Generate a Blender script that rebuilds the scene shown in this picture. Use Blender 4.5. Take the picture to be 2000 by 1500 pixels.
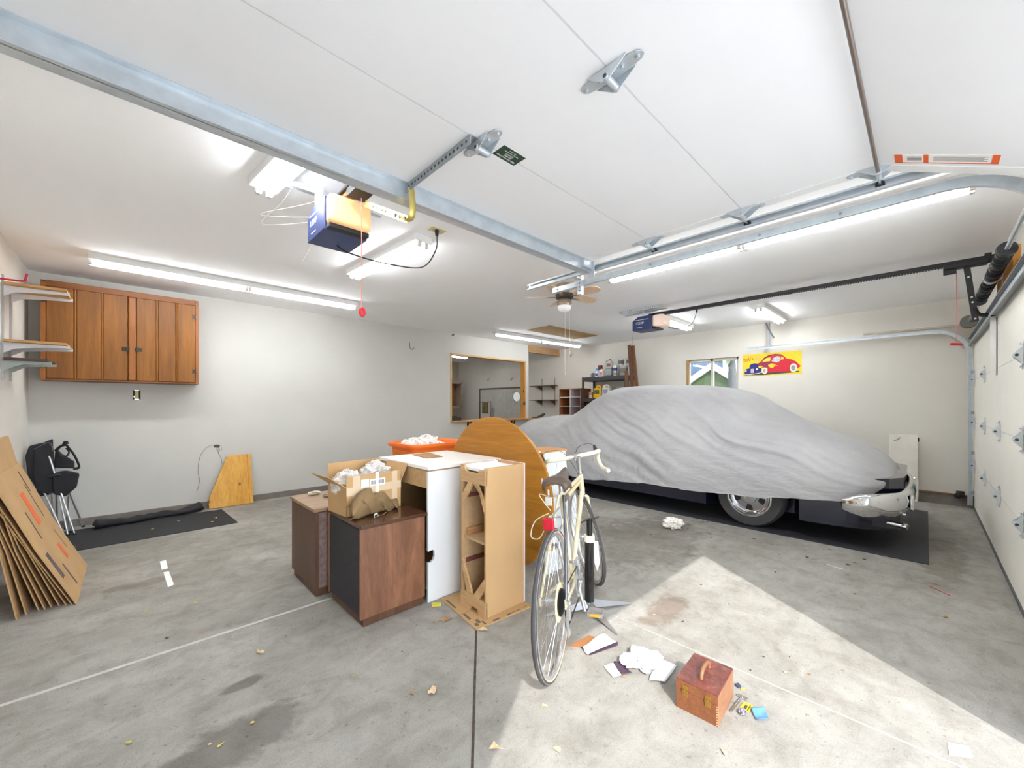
import bpy, bmesh, math, random
from mathutils import Vector, Matrix, noise
PI = math.pi
R = math.radians
for o in list(bpy.data.objects):
    bpy.data.objects.remove(o)
SC = bpy.context.scene
COL = SC.collection

# ------------------------------------------------------------------ camera
cam_d = bpy.data.cameras.new('camera')
cam = bpy.data.objects.new('camera', cam_d)
COL.objects.link(cam)
cam.location = (0, 0, 1.30)
cam.rotation_euler = (R(90), 0, R(-43.92))
cam_d.sensor_width = 36
cam_d.lens = 36 * 778 / 2000
cam_d.shift_y = 0.02
cam_d.clip_start = 0.02
SC.camera = cam

# ------------------------------------------------------------------ sky, sun, exposure
SC.view_settings.view_transform = 'Standard'
SC.view_settings.look = 'None'
SC.view_settings.exposure = 2.62
SC.view_settings.gamma = 1.0
SC.view_settings.use_curve_mapping = False
SC.cycles.use_denoising = True
SC.cycles.max_bounces = 14
SC.cycles.diffuse_bounces = 8
W = bpy.data.worlds.new('sky')
SC.world = W
W.use_nodes = True
wn = W.node_tree
bg = wn.nodes['Background']
sky = wn.nodes.new('ShaderNodeTexSky')
sky.sky_type = 'HOSEK_WILKIE'
sky.sun_direction = Vector((-.636, -.9155, 1)).normalized()
sky.turbidity = 4.0
hsv = wn.nodes.new('ShaderNodeHueSaturation')
hsv.inputs['Saturation'].default_value = 0.55
wn.links.new(sky.outputs[0], hsv.inputs['Color'])
wn.links.new(hsv.outputs[0], bg.inputs['Color'])
SKY_STRENGTH = 5.2
bg.inputs['Strength'].default_value = SKY_STRENGTH
sun_d = bpy.data.lights.new('sun', 'SUN')
sun_d.energy = 0.82
sun_d.color = (1.0, 0.98, 0.95)
sun_d.angle = R(0.55)
sun = bpy.data.objects.new('sun', sun_d)
COL.objects.link(sun)
sun.location = (-6, -8, 9)
sun.rotation_euler = Vector((.636, .9155, -1)).to_track_quat('-Z', 'Y').to_euler()
TUBE = 6.0      # emission of the fluorescent tubes

# ------------------------------------------------------------------ materials
def lin(c):
    return tuple((v / 255 / 12.92) if v / 255 <= .04045 else ((v / 255 + .055) / 1.055) ** 2.4 for v in c) + (1,)
MATS = {}
def base_mat(name):
    m = bpy.data.materials.new(name)
    m.use_nodes = True
    return m, m.node_tree, m.node_tree.nodes['Principled BSDF']
def coords(nt, scale=(1, 1, 1)):
    tc = nt.nodes.new('ShaderNodeTexCoord')
    mp = nt.nodes.new('ShaderNodeMapping')
    mp.inputs['Scale'].default_value = scale
    nt.links.new(tc.outputs['Object'], mp.inputs['Vector'])
    return mp.outputs[0]
def tex_noise(nt, vec, scale, detail=4, rough=.55, dist=0):
    n = nt.nodes.new('ShaderNodeTexNoise')
    n.inputs['Scale'].default_value = scale
    n.inputs['Detail'].default_value = detail
    n.inputs['Roughness'].default_value = rough
    n.inputs['Distortion'].default_value = dist
    nt.links.new(vec, n.inputs['Vector'])
    return n.outputs['Fac']
def ramp(nt, fac, stops):
    r = nt.nodes.new('ShaderNodeValToRGB')
    e = r.color_ramp.elements
    while len(e) < len(stops):
        e.new(.5)
    for k, (p, c) in enumerate(stops):
        e[k].position = p
        e[k].color = c if len(c) == 4 else lin(c)
    nt.links.new(fac, r.inputs[0])
    return r.outputs[0]
def mixc(nt, fac, a, b, mode='MIX'):
    m = nt.nodes.new('ShaderNodeMix')
    m.data_type = 'RGBA'
    m.blend_type = mode
    for s, v in ((0, fac), (6, a), (7, b)):
        if hasattr(v, 'links'):
            nt.links.new(v, m.inputs[s])
        else:
            m.inputs[s].default_value = v
    return m.outputs[2]
def bump(nt, b, h, strength=.2, dist=.01):
    n = nt.nodes.new('ShaderNodeBump')
    n.inputs['Strength'].default_value = strength
    n.inputs['Distance'].default_value = dist
    nt.links.new(h, n.inputs['Height'])
    nt.links.new(n.outputs[0], b.inputs['Normal'])
def mat(name, col, rough=.5, metal=0, var=.06, scale=6, bmp=0, bscale=60, coat=0, spec=.5):
    """plain painted / plastic / metal surface with a slight uneven tone"""
    if name in MATS: return MATS[name]
    m, nt, b = base_mat(name)
    v = coords(nt)
    c = lin(col)
    lo = tuple(x * (1 - var) for x in c[:3]) + (1,)
    hi = tuple(min(1, x * (1 + var)) for x in c[:3]) + (1,)
    f = tex_noise(nt, v, scale)
    nt.links.new(ramp(nt, f, [(.3, lo), (.7, hi)]), b.inputs['Base Color'])
    b.inputs['Roughness'].default_value = rough
    b.inputs['Metallic'].default_value = metal
    b.inputs['Specular IOR Level'].default_value = spec
    b.inputs['Coat Weight'].default_value = coat
    if bmp: bump(nt, b, tex_noise(nt, v, bscale, 3), bmp, .004)
    MATS[name] = m
    return m
def wood(name, dark, light, axis='Z', rough=.45, scale=9, stretch=.08, knots=0, knotcol=(60, 35, 15), coat=0):
    if name in MATS: return MATS[name]
    m, nt, b = base_mat(name)
    s = [1, 1, 1]
    s['XYZ'.index(axis)] = stretch
    v = coords(nt, s)
    f = tex_noise(nt, v, scale, 6, .6, 1.2)
    c = ramp(nt, f, [(.28, dark), (.5, tuple((a + z) / 2 for a, z in zip(dark, light))), (.74, light)])
    fine = tex_noise(nt, v, scale * 9, 3, .6)
    c = mixc(nt, .22, c, ramp(nt, fine, [(.35, (90, 90, 90)), (.65, (255, 255, 255))]), 'MULTIPLY')
    if knots:
        s2 = [1, 1, 1]
        s2['XYZ'.index(axis)] = .6
        vo = nt.nodes.new('ShaderNodeTexVoronoi')
        vo.inputs['Scale'].default_value = knots
        nt.links.new(coords(nt, s2), vo.inputs['Vector'])
        k = ramp(nt, vo.outputs['Distance'], [(.05, (255, 255, 255)), (.13, (0, 0, 0))])
        c = mixc(nt, k, c, lin(knotcol))
    nt.links.new(c, b.inputs['Base Color'])
    b.inputs['Roughness'].default_value = rough
    b.inputs['Coat Weight'].default_value = coat
    bump(nt, b, fine, .08, .002)
    MATS[name] = m
    return m
def glow(name, col, strength):
    if name in MATS: return MATS[name]
    m, nt, b = base_mat(name)
    b.inputs['Base Color'].default_value = lin(col)
    b.inputs['Emission Color'].default_value = lin(col)
    b.inputs['Emission Strength'].default_value = strength
    MATS[name] = m
    return m

# ------------------------------------------------------------------ mesh builder
class MB:
    def __init__(s):
        s.v = []; s.f = []; s.M = Matrix.Identity(4); s.mi = 0; s.fm = []
    def add(s, vs, fs):
        n = len(s.v)
        s.v += [tuple(s.M @ Vector(p)) for p in vs]
        s.f += [tuple(n + i for i in f) for f in fs]
        s.fm += [s.mi] * len(fs)
        return s
    def box(s, c, d, rz=0, rx=0, ry=0):
        hx, hy, hz = d[0] / 2, d[1] / 2, d[2] / 2
        m = Matrix.Translation(c) @ Matrix.Rotation(rz, 4, 'Z') @ Matrix.Rotation(ry, 4, 'Y') @ Matrix.Rotation(rx, 4, 'X')
        vs = [m @ Vector((x, y, z)) for z in (-hz, hz) for y in (-hy, hy) for x in (-hx, hx)]
        return s.add(vs, [(0, 2, 3, 1), (4, 5, 7, 6), (0, 1, 5, 4), (2, 6, 7, 3), (0, 4, 6, 2), (1, 3, 7, 5)])
    def bx(s, x0, x1, y0, y1, z0, z1):
        return s.box(((x0 + x1) / 2, (y0 + y1) / 2, (z0 + z1) / 2), (x1 - x0, y1 - y0, z1 - z0))
    def frame_of(s, d):
        d = Vector(d).normalized()
        a = Vector((0, 0, 1)) if abs(d.z) < .95 else Vector((1, 0, 0))
        x = d.cross(a).normalized()
        return x, d.cross(x).normalized()
    def cyl(s, p, q, r, r2=None, n=12, cap=True):
        p, q = Vector(p), Vector(q)
        r2 = r if r2 is None else r2
        x, y = s.frame_of(q - p)
        vs = []
        for c, rr in ((p, r), (q, r2)):
            vs += [c + (x * math.cos(2 * PI * i / n) + y * math.sin(2 * PI * i / n)) * rr for i in range(n)]
        fs = [(i, (i + 1) % n, n + (i + 1) % n, n + i) for i in range(n)]
        if cap: fs += [tuple(range(n - 1, -1, -1)), tuple(range(n, 2 * n))]
        return s.add(vs, fs)
    def tube(s, pts, r, n=8, closed=False, cap=True, flat=None):
        pts = [Vector(p) for p in pts]
        k = len(pts)
        rs = r if isinstance(r, (list, tuple)) else [r] * k
        vs = []; prev = None
        for i, p in enumerate(pts):
            a = pts[(i - 1) % k] if (closed or i) else pts[i]
            b = pts[(i + 1) % k] if (closed or i < k - 1) else pts[i]
            t = (b - a).normalized()
            if prev is None:
                x, y = s.frame_of(t)
            else:
                x = (prev - t * prev.dot(t)).normalized()
                y = t.cross(x)
            prev = x
            for j in range(n):
                an = 2 * PI * j / n
                vs.append(p + x * math.cos(an) * rs[i] + y * math.sin(an) * rs[i] * (flat or 1))
        fs = []
        for i in range(k if closed else k - 1):
            for j in range(n):
                fs.append((i * n + j, i * n + (j + 1) % n, ((i + 1) % k) * n + (j + 1) % n, ((i + 1) % k) * n + j))
        if cap and not closed:
            fs += [tuple(range(n - 1, -1, -1)), tuple(range((k - 1) * n, k * n))]
        return s.add(vs, fs)
    def lathe(s, prof, n=24, axis='Z', o=(0, 0, 0), cap=True, closed=False):
        vs = []
        for rr, z in prof:
            for i in range(n):
                a = 2 * PI * i / n
                p = {'Z': (rr * math.cos(a), rr * math.sin(a), z), 'X': (z, rr * math.cos(a), rr * math.sin(a)), 'Y': (rr * math.sin(a), z, rr * math.cos(a))}[axis]
                vs.append(tuple(p[k] + o[k] for k in range(3)))
        k = len(prof)
        fs = []
        for j in range(k if closed else k - 1):
            for i in range(n):
                fs.append((j * n + i, j * n + (i + 1) % n, ((j + 1) % k) * n + (i + 1) % n, ((j + 1) % k) * n + i))
        if cap and not closed:
            fs += [tuple(range(n - 1, -1, -1)), tuple(range((k - 1) * n, k * n))]
        return s.add(vs, fs)
    def prism(s, poly, d, org=(0, 0, 0), ux=(1, 0, 0), uy=(0, 1, 0)):
        """polygon in the plane (ux, uy) through org, thickened by d along ux x uy"""
        o, x, y = Vector(org), Vector(ux), Vector(uy)
        nz = x.cross(y).normalized() * d
        n = len(poly)
        a = [o + x * p[0] + y * p[1] for p in poly]
        vs = a + [p + nz for p in a]
        fs = [tuple(range(n - 1, -1, -1)), tuple(range(n, 2 * n))] + [(i, (i + 1) % n, n + (i + 1) % n, n + i) for i in range(n)]
        return s.add(vs, fs)
    def quad(s, *p):
        return s.add(p, [tuple(range(len(p)))])
    def grid(s, nu, nv, fn, wrapu=False, flip=False):
        vs = [fn(i, j) for i in range(nu) for j in range(nv)]
        fs = []
        for i in range(nu if wrapu else nu - 1):
            for j in range(nv - 1):
                q = (i * nv + j, ((i + 1) % nu) * nv + j, ((i + 1) % nu) * nv + j + 1, i * nv + j + 1)
                fs.append(q[::-1] if flip else q)
        return s.add(vs, fs)
    def build(s, name, m, parent=None, smooth=None, bevel=0, label=None, solid=0):
        me = bpy.data.meshes.new(name)
        me.from_pydata(s.v, [], s.f)
        ms = m if isinstance(m, (list, tuple)) else [m]
        for k in ms: me.materials.append(k)
        if len(ms) > 1: me.polygons.foreach_set('material_index', s.fm)
        bm = bmesh.new(); bm.from_mesh(me)
        bmesh.ops.recalc_face_normals(bm, faces=bm.faces)
        bm.to_mesh(me); bm.free()
        if smooth is not None:
            me.polygons.foreach_set('use_smooth', [True] * len(me.polygons))
            if smooth < 180: me.set_sharp_from_angle(angle=R(smooth))
        o = bpy.data.objects.new(name, me)
        COL.objects.link(o)
        if parent: o.parent = parent
        if solid:
            k = o.modifiers.new('thickness', 'SOLIDIFY'); k.thickness = solid; k.offset = 0
        if bevel:
            k = o.modifiers.new('bevel', 'BEVEL'); k.width = bevel; k.segments = 2; k.limit_method = 'ANGLE'
            k.harden_normals = False
        if label: o['label'] = label
        return o
def tag(o, label, cat, group=None, kind=None):
    o['label'] = label; o['category'] = cat
    if group: o['group'] = group
    if kind: o['kind'] = kind
    return o
def thing(name, label, cat, loc=(0, 0, 0), rotz=0, group=None, kind=None):
    o = bpy.data.objects.new(name, None)
    o.empty_display_size = .05
    COL.objects.link(o)
    o.location = loc; o.rotation_euler = (0, 0, rotz)
    return tag(o, label, cat, group, kind)
def dup(root, loc, rotz=None, label=None):
    def cp(o, par):
        c = o.copy(); COL.objects.link(c)
        if par: c.parent = par
        for ch in list(o.children): cp(ch, c)
        return c
    r = cp(root, None)
    r.location = loc
    if rotz is not None: r.rotation_euler = (0, 0, rotz)
    if label: r['label'] = label
    return r
def text(name, body, size, m, parent, loc, rot, depth=.0008, align='CENTER', sx=1):
    cu = bpy.data.curves.new(name, 'FONT')
    cu.body = body; cu.size = size; cu.extrude = depth; cu.align_x = align; cu.align_y = 'CENTER'
    cu.materials.append(m)
    o = bpy.data.objects.new(name, cu)
    COL.objects.link(o)
    bpy.context.view_layer.update()
    me = bpy.data.meshes.new_from_object(o.evaluated_get(bpy.context.evaluated_depsgraph_get()))
    bpy.data.objects.remove(o)
    o = bpy.data.objects.new(name, me)
    COL.objects.link(o)
    o.parent = parent; o.location = loc; o.rotation_euler = rot; o.scale = (sx, 1, 1)
    return o
def dots(name, cs, d, r, m, parent, n=8):
    d = Vector(d)
    me = None
    for c in cs:
        if me is None:
            o = MB().cyl((0, 0, 0), d, r, n=n).build(name, m, parent); me = o.data
        else:
            o = bpy.data.objects.new(name, me); COL.objects.link(o); o.parent = parent
        o.location = c
def frot(ux, uy):
    """rotation that lays local X along ux and local Y along uy"""
    x, y = Vector(ux).normalized(), Vector(uy).normalized()
    return Matrix((x, y, x.cross(y))).transposed().to_euler()
def spl(pts, n):
    """Catmull-Rom through pts, n samples per span"""
    P = [Vector(p) for p in pts]
    out = []
    for i in range(len(P) - 1):
        a, b, c, d = P[max(i - 1, 0)], P[i], P[i + 1], P[min(i + 2, len(P) - 1)]
        for k in range(n):
            t = k / n
            out.append(.5 * ((2 * b) + (c - a) * t + (2 * a - 5 * b + 4 * c - d) * t * t + (3 * b - a - 3 * c + d) * t ** 3))
    out.append(P[-1])
    return out
def interp(tab, x):
    tab = sorted(tab)
    if x <= tab[0][0]: return tab[0][1]
    for (a, u), (b, w) in zip(tab, tab[1:]):
        if x <= b:
            t = (x - a) / (b - a)
            return u + (w - u) * t
    return tab[-1][1]

# shared materials
WALL = mat('painted_drywall', (221, 216, 207), .85, var=.02, scale=2.5, bmp=.06, bscale=160)
CEIL = mat('ceiling_paint', (249, 249, 250), .9, var=.02, scale=1.5, bmp=.08, bscale=180)
WHITE = mat('white_enamel', (238, 238, 236), .4, var=.02)
DOORP = mat('door_panel_paint', (229, 229, 230), .55, var=.012, scale=3, bmp=.03, bscale=220)
GALV = mat('galvanised_steel', (200, 207, 212), .34, .5, var=.1, scale=14)
GALVD = mat('dull_galvanised', (160, 166, 170), .42, .5, var=.18, scale=18)
CHROME = mat('chrome', (225, 226, 228), .07, 1, var=.02)
ALU = mat('aluminium', (205, 206, 208), .3, .9, var=.05)
BLACK = mat('black_plastic', (28, 28, 30), .5, var=.15)
BSTEEL = mat('black_steel', (38, 38, 42), .45, .3, var=.15)
RUBBER = mat('rubber', (46, 46, 48), .75, var=.15)
YZINC = mat('yellow_zinc_steel', (206, 186, 108), .35, .7, var=.12)
RED = mat('red_plastic', (206, 22, 48), .4, var=.06)
CARD = mat('corrugated_cardboard', (186, 150, 104), .85, var=.07, scale=5, bmp=.05, bscale=90)
CARDE = mat('cardboard_edge', (128, 98, 70), .9, var=.2, scale=40)
PAPER = mat('white_paper', (218, 218, 216), .8, var=.03)
PINE = wood('clear_pine', (206, 160, 98), (236, 200, 142), 'Z', .5)
PINEX = wood('clear_pine_lengthwise', (200, 152, 90), (234, 196, 136), 'X', .5)
PLY = wood('plywood_edge', (176, 128, 72), (226, 186, 126), 'X', .6, scale=30)
TUBEM = glow('fluorescent_tube', (248, 252, 255), TUBE)

# ================================================================== SETTING
XL, XF, YB, YD, ZC = -.73, 7.72, 6.30, -.42, 2.66
WO, WI = -.62, -.47           # outer and inner face of the front wall
def struct(mb, name, m, label, cat, **k):
    return tag(mb.build(name, m, **k), label, cat, kind='structure')

def floor_mat():
    m, nt, b = base_mat('stained_concrete')
    v = coords(nt)
    n1 = tex_noise(nt, v, 1.1, 6, .62, .4)
    c = ramp(nt, n1, [(.3, (146, 142, 135)), (.5, (162, 158, 151)), (.7, (180, 177, 171))])
    mid = tex_noise(nt, v, 7, 6, .7, .5)
    c = mixc(nt, .55, c, ramp(nt, mid, [(.3, (196, 191, 184)), (.55, (255, 255, 255))]), 'MULTIPLY')
    streak = tex_noise(nt, coords(nt, (1, 2.6, 1)), 2.3, 6, .65, .8)
    c = mixc(nt, .3, c, ramp(nt, streak, [(.32, (186, 180, 172)), (.6, (255, 255, 255))]), 'MULTIPLY')
    spots = tex_noise(nt, v, 34, 4, .75)
    c = mixc(nt, .55, c, ramp(nt, spots, [(.3, (120, 112, 104)), (.40, (255, 255, 255))]), 'MULTIPLY')
    fine = tex_noise(nt, v, 160, 2, .6)
    c = mixc(nt, .4, c, ramp(nt, fine, [(.3, (200, 198, 194)), (.6, (255, 255, 255))]), 'MULTIPLY')
    sep = nt.nodes.new('ShaderNodeSeparateXYZ')
    nt.links.new(v, sep.inputs[0])
    def M(op, a, b2, c2=None):
        n = nt.nodes.new('ShaderNodeMath'); n.operation = op
        for k, q in enumerate((a, b2, c2)):
            if q is None: continue
            if hasattr(q, 'links'): nt.links.new(q, n.inputs[k])
            else: n.inputs[k].default_value = q
        return n.outputs[0]
    X, Y = sep.outputs[0], sep.outputs[1]
    # oil stain with its own outline
    wob = M('MULTIPLY', M('SUBTRACT', tex_noise(nt, v, 6, 6, .68, .6), .5), 2.2)
    for (sx, sy, ax, ay, col, amt) in ((.30, 1.86, .26, .13, (204, 201, 199), 1), (.375, 2.2, .10, .035, (190, 185, 180), .9), (.1, 3.95, .22, .07, (206, 200, 192), .6), (2.46, 1.15, .26, .09, (214, 196, 184), .8), (5.0, -.1, .7, .14, (206, 198, 190), .8), (3.6, 1.9, .9, .5, (204, 200, 194), .8)):
        dx = M('DIVIDE', M('SUBTRACT', X, sx), ax)
        dy = M('DIVIDE', M('SUBTRACT', Y, sy), ay)
        d = M('ADD', M('SQRT', M('ADD', M('MULTIPLY', dx, dx), M('MULTIPLY', dy, dy)), 0), wob)
        k = M('MULTIPLY', M('SUBTRACT', 1, M('SMOOTH_MIN', M('MAXIMUM', M('MULTIPLY', M('SUBTRACT', d, .75), 2.5), 0), 1, .1)), amt)
        c = mixc(nt, k, c, mixc(nt, 1.0, c, lin(col), 'MULTIPLY'))
    nt.links.new(c, b.inputs['Base Color'])
    b.inputs['Roughness'].default_value = .72
    b.inputs['Specular IOR Level'].default_value = .3
    bump(nt, b, tex_noise(nt, v, 70, 4, .6), .12, .004)
    return m
CONC = floor_mat()
struct(MB().bx(XL - .15, XF + .15, -.66, 10.7, -.12, 0), 'floor', CONC, 'stained grey concrete garage slab with filled joints', 'floor')
JOINT = mat('pale_joint_filler', (190, 187, 182), .8, var=.14, scale=12)
JOINTD = mat('dirty_open_joint', (70, 60, 50), .95, var=.4, scale=40)
JOINTE = mat('worn_joint_edge', (172, 166, 158), .8, var=.2, scale=18)
struct(MB().bx(XL, 1.0, 2.758, 2.780, -.01, .0012), 'trim_1', JOINT, 'pale filled expansion joint crossing the slab on the left', 'joint')
struct(MB().bx(2.148, 2.157, -.6, 1.7, -.01, .001), 'trim_2', JOINTE, 'pale filled joint across the sunlit patch behind the wooden box', 'joint')
dj = Vector((.544, .654, 0)).normalized(); dn = Vector((-dj.y, dj.x, 0))
def strip(p, q, w, z=.001):
    p, q = Vector(p), Vector(q)
    t = (q - p).normalized(); n = Vector((-t.y, t.x, 0)) * w / 2
    return [p - n + Vector((0, 0, z)), q - n + Vector((0, 0, z)), q + n + Vector((0, 0, z)), p + n + Vector((0, 0, z))]
mj = MB(); mj.add([tuple(v) for z in (-.01, .001) for v in strip((1.46, 1.816, 0), (.5, .66, 0), .011, z)], [(4, 5, 6, 7), (0, 1, 5, 4), (1, 2, 6, 5), (2, 3, 7, 6), (3, 0, 4, 7)])
struct(mj, 'trim_3', JOINTD, 'dark open joint full of dirt running from the flattened cardboard to the front', 'joint')
DRIVE = mat('driveway_concrete', (228, 226, 222), .8, var=.05, scale=2)
struct(MB().bx(-14, 20, -26, -.66, -.14, -.02), 'driveway', DRIVE, 'pale concrete driveway outside the open bay', 'driveway')
struct(MB().bx(XF + .15, 30, -.66, 22, -.3, -.2).bx(-14, XF + .15, 10.7, 22, -.3, -.2), 'ground', mat('lawn', (92, 112, 62), .9, var=.25, scale=8), 'grass outside the window', 'ground')
struct(MB().bx(XL - .15, XF + .15, WO, 10.7, ZC, ZC + .12), 'ceiling', CEIL, 'white painted drywall ceiling', 'ceiling')
struct(MB().bx(XL - .15, XL, WO, 10.7, 0, ZC), 'wall_left', WALL, 'off-white left wall with shelf brackets', 'wall')
OX0, OX1, OZ0, OZ1 = 4.43, 6.487, .96, 2.285
struct(MB().bx(XL, OX0, YB, YB + .12, 0, ZC).bx(OX1, 6.571, YB, YB + .12, 0, ZC).bx(OX0, OX1, YB, YB + .12, 0, OZ0).bx(OX0, OX1, YB, YB + .12, OZ1, ZC), 'wall_back', mat('back_wall_paint', (199, 197, 191), .85, var=.02, scale=2.5, bmp=.06, bscale=160), 'off-white back wall with a pass-through opening', 'wall')
WY0, WY1, WZ0, WZ1 = 2.283, 3.193, 1.05, 2.145
struct(MB().bx(XF, XF + .15, WO, WY0, 0, ZC).bx(XF, XF + .15, WY1, 10.7, 0, ZC).bx(XF, XF + .15, WY0, WY1, 0, WZ0).bx(XF, XF + .15, WY0, WY1, WZ1, ZC), 'wall_right', WALL, 'off-white right wall with the window and poster', 'wall')
struct(MB().bx(3.4, XF, 10.5, 10.65, 0, ZC).bx(3.3, 3.4, YB + .12, 10.65, 0, ZC), 'wall_rear', mat('rear_room_paint', (172, 158, 142), .85, var=.03), 'dim beige wall of the workshop behind the opening', 'wall')
# front wall with the two garage door openings
HZ = 2.13
JL, JR = -.38, 2.32
fw = MB()
fw.bx(XL - .15, JL, WO, WI, 0, ZC).bx(JR, 2.98, WO, WI, 0, ZC).bx(JL, JR, WO, WI, HZ, ZC)
fw.bx(2.98, 7.56, WO, WI, HZ, ZC).bx(7.56, XF, WO, WI, 0, ZC)
fw.prism([(JL, HZ), (JL, 1.72), (.0, HZ)], .15, (0, WI, 0), (1, 0, 0), (0, 0, 1))
fw.prism([(JR, HZ), (2.22, HZ), (JR, 2.02)], .15, (0, WI, 0), (1, 0, 0), (0, 0, 1))
struct(fw, 'wall_front', WALL, 'front wall around the two garage door openings', 'wall')
CURB = mat('concrete_curb', (124, 116, 108), .9, var=.16, scale=9, bmp=.2)
struct(MB().bx(XL, 6.57, YB - .03, YB, 0, .075).bx(XL, XL + .02, 3, YB - .03, 0, .075), 'baseboard_back', CURB, 'grey concrete curb along the back wall', 'curb')
mcb = MB(); mcb.add([(XF - .06, WI, 0), (XF, WI, 0), (XF, 9.3, 0), (XF - .06, 9.3, 0), (XF - .06, WI, .13), (XF, WI, .13), (XF, 9.3, .08), (XF - .06, 9.3, .08)], [(0, 3, 2, 1), (4, 5, 6, 7), (0, 1, 5, 4), (1, 2, 6, 5), (2, 3, 7, 6), (3, 0, 4, 7)])
struct(mcb, 'baseboard_right', CURB, 'grey concrete curb along the right wall', 'curb')
struct(MB().bx(XF - .075, XF, WI, 9.3, .13, .145), 'trim_4', wood('sill_plate', (110, 82, 60), (150, 116, 86), 'Y', .8), 'dark wood sill strip above the right curb', 'trim')
# exposed header over the passage
struct(MB().bx(6.571, XF, YB + .0, YB + .09, 2.50, 2.585).bx(6.571, XF, YB + .02, YB + .09, 2.585, 2.66), 'trim_5', wood('rough_header', (150, 112, 76), (206, 168, 122), 'X', .8, scale=14), 'rough exposed wooden header beam over the passage', 'beam')
struct(MB().bx(6.571, 6.585, YB - .004, YB + .124, 0, 2.5), 'trim_6', PAPER, 'pale corner bead at the end of the back wall', 'trim')
# lining of the pass-through
tl = thing('trim_7', 'golden pine lining of the pass-through opening', 'trim', kind='structure')
MB().bx(OX1 - .03, OX1, YB - .012, YB + .132, OZ0 + .03, OZ1).build('side_lining', wood('knotty_pine_lining', (206, 142, 66), (232, 176, 98), 'Z', .45, knots=5), tl)
MB().bx(OX0, OX0 + .03, YB - .012, YB + .132, OZ0 + .03, OZ1).build('side_lining', PINE, tl)
MB().bx(OX0, OX1, YB - .012, YB + .132, OZ1 - .03, OZ1).build('head_lining', PINEX, tl)
MB().bx(OX0 + .03, OX1 - .03, YB + .001, YB + .14, OZ0 + .001, OZ0 + .03).build('sill_board', PINEX, tl)

# window in the right wall
FR = mat('window_vinyl', (206, 200, 188), .5)
w1 = thing('window_1', 'sliding window in the right wall with a view of a gable and trees', 'window', (XF + .08, 0, 0), kind='structure')
wf = MB()
for y in (WY0, WY1 - .045, (WY0 + WY1) / 2 - .022): wf.bx(-.03, .03, y, y + .045, WZ0, WZ1)
wf.bx(-.03, .03, WY0, WY1, WZ1 - .05, WZ1).bx(-.03, .03, WY0, WY1, WZ0, WZ0 + .045)
wf.build('window_frame', FR, w1, bevel=.004)
gm, gnt, gb = base_mat('window_glass')
tr = gnt.nodes.new('ShaderNodeBsdfTransparent'); gl = gnt.nodes.new('ShaderNodeBsdfGlossy'); mx = gnt.nodes.new('ShaderNodeMixShader')
gl.inputs['Roughness'].default_value = .02; mx.inputs[0].default_value = .07
gnt.links.new(tr.outputs[0], mx.inputs[1]); gnt.links.new(gl.outputs[0], mx.inputs[2])
gnt.links.new(mx.outputs[0], gnt.nodes['Material Output'].inputs[0])
MB().bx(.0, .006, WY0 + .04, WY1 - .04, WZ0 + .04, WZ1 - .04).build('pane', gm, w1)
MB().bx(-.082, -.03, WY1 - .055, WY1, WZ0, WZ1).build('jamb_strip', wood('raw_jamb', (150, 112, 66), (206, 176, 126), 'Z', .7), w1, label='bare wood strip at the left jamb')

# what stands outside the window
XO = 12.5
hs = thing('neighbouring_house', 'green house gable with white rake boards and a slate roof behind, seen through the window', 'house', (XO, 4.42, -.2))
mg = MB(); mg.prism([(-2.4, 0), (2.6, 0), (2.6, 1.0), (0, 2.62), (-2.4, 1.0)], .1, (.1, 0, 0), (0, 1, 0), (0, 0, 1)); mg.build('gable', mat('green_siding', (74, 92, 62), .8, var=.25, scale=3), hs)
mr = MB()
for sg in (-1, 1):
    a, z = Vector((0, 0, 2.66)), Vector((0, sg * 2.5, 1.0 if sg > 0 else .9))
    d = z - a
    mr = MB(); mr.box(tuple((a + z) / 2 + Vector((.04, 0, 0))), (.1, d.length, .16), rx=math.atan2(d.z, d.y)); mr.build('rake_board', mat('white_trim', (176, 180, 182), .6), hs)
MB().bx(1.2, 1.3, .1, 4.5, 0, 3.6).build('roof', mat('slate_roof', (78, 96, 116), .8, var=.15), hs)
random.seed(5)
GREEN = mat('leaf_green', (92, 112, 74), .7, var=.5, scale=4)
def tree(loc, h, r, label, nleaf, trunk):
    t = thing('tree', label, 'tree', loc)
    MB().tube([(0, 0, 0), (.05, .02, h * .5), (0, .05, h)], [trunk, trunk * .8, trunk * .4], 10).build('trunk', mat('grey_bark', (84, 86, 86), .9, var=.3, scale=12, bmp=.4, bscale=30), t, smooth=60)
    m = MB()
    for _ in range(nleaf):
        d = Vector((random.gauss(0, 1), random.gauss(0, 1), random.gauss(0, .8))).normalized() * r * random.random() ** .4
        c = Vector((0, 0, h + r * .3)) + d
        a = Vector((random.gauss(0, 1), random.gauss(0, 1), random.gauss(0, 1))).normalized(); b = a.orthogonal().normalized()
        s = random.uniform(.07, .13)
        m.quad(c - a * s, c + b * s * .5, c + a * s, c - b * s * .5)
    m.build('foliage', GREEN, t)
tree((10.6, 3.24, -.2), 3.0, .9, 'leafy tree with a grey trunk outside the right pane of the window', 420, .16)

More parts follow.
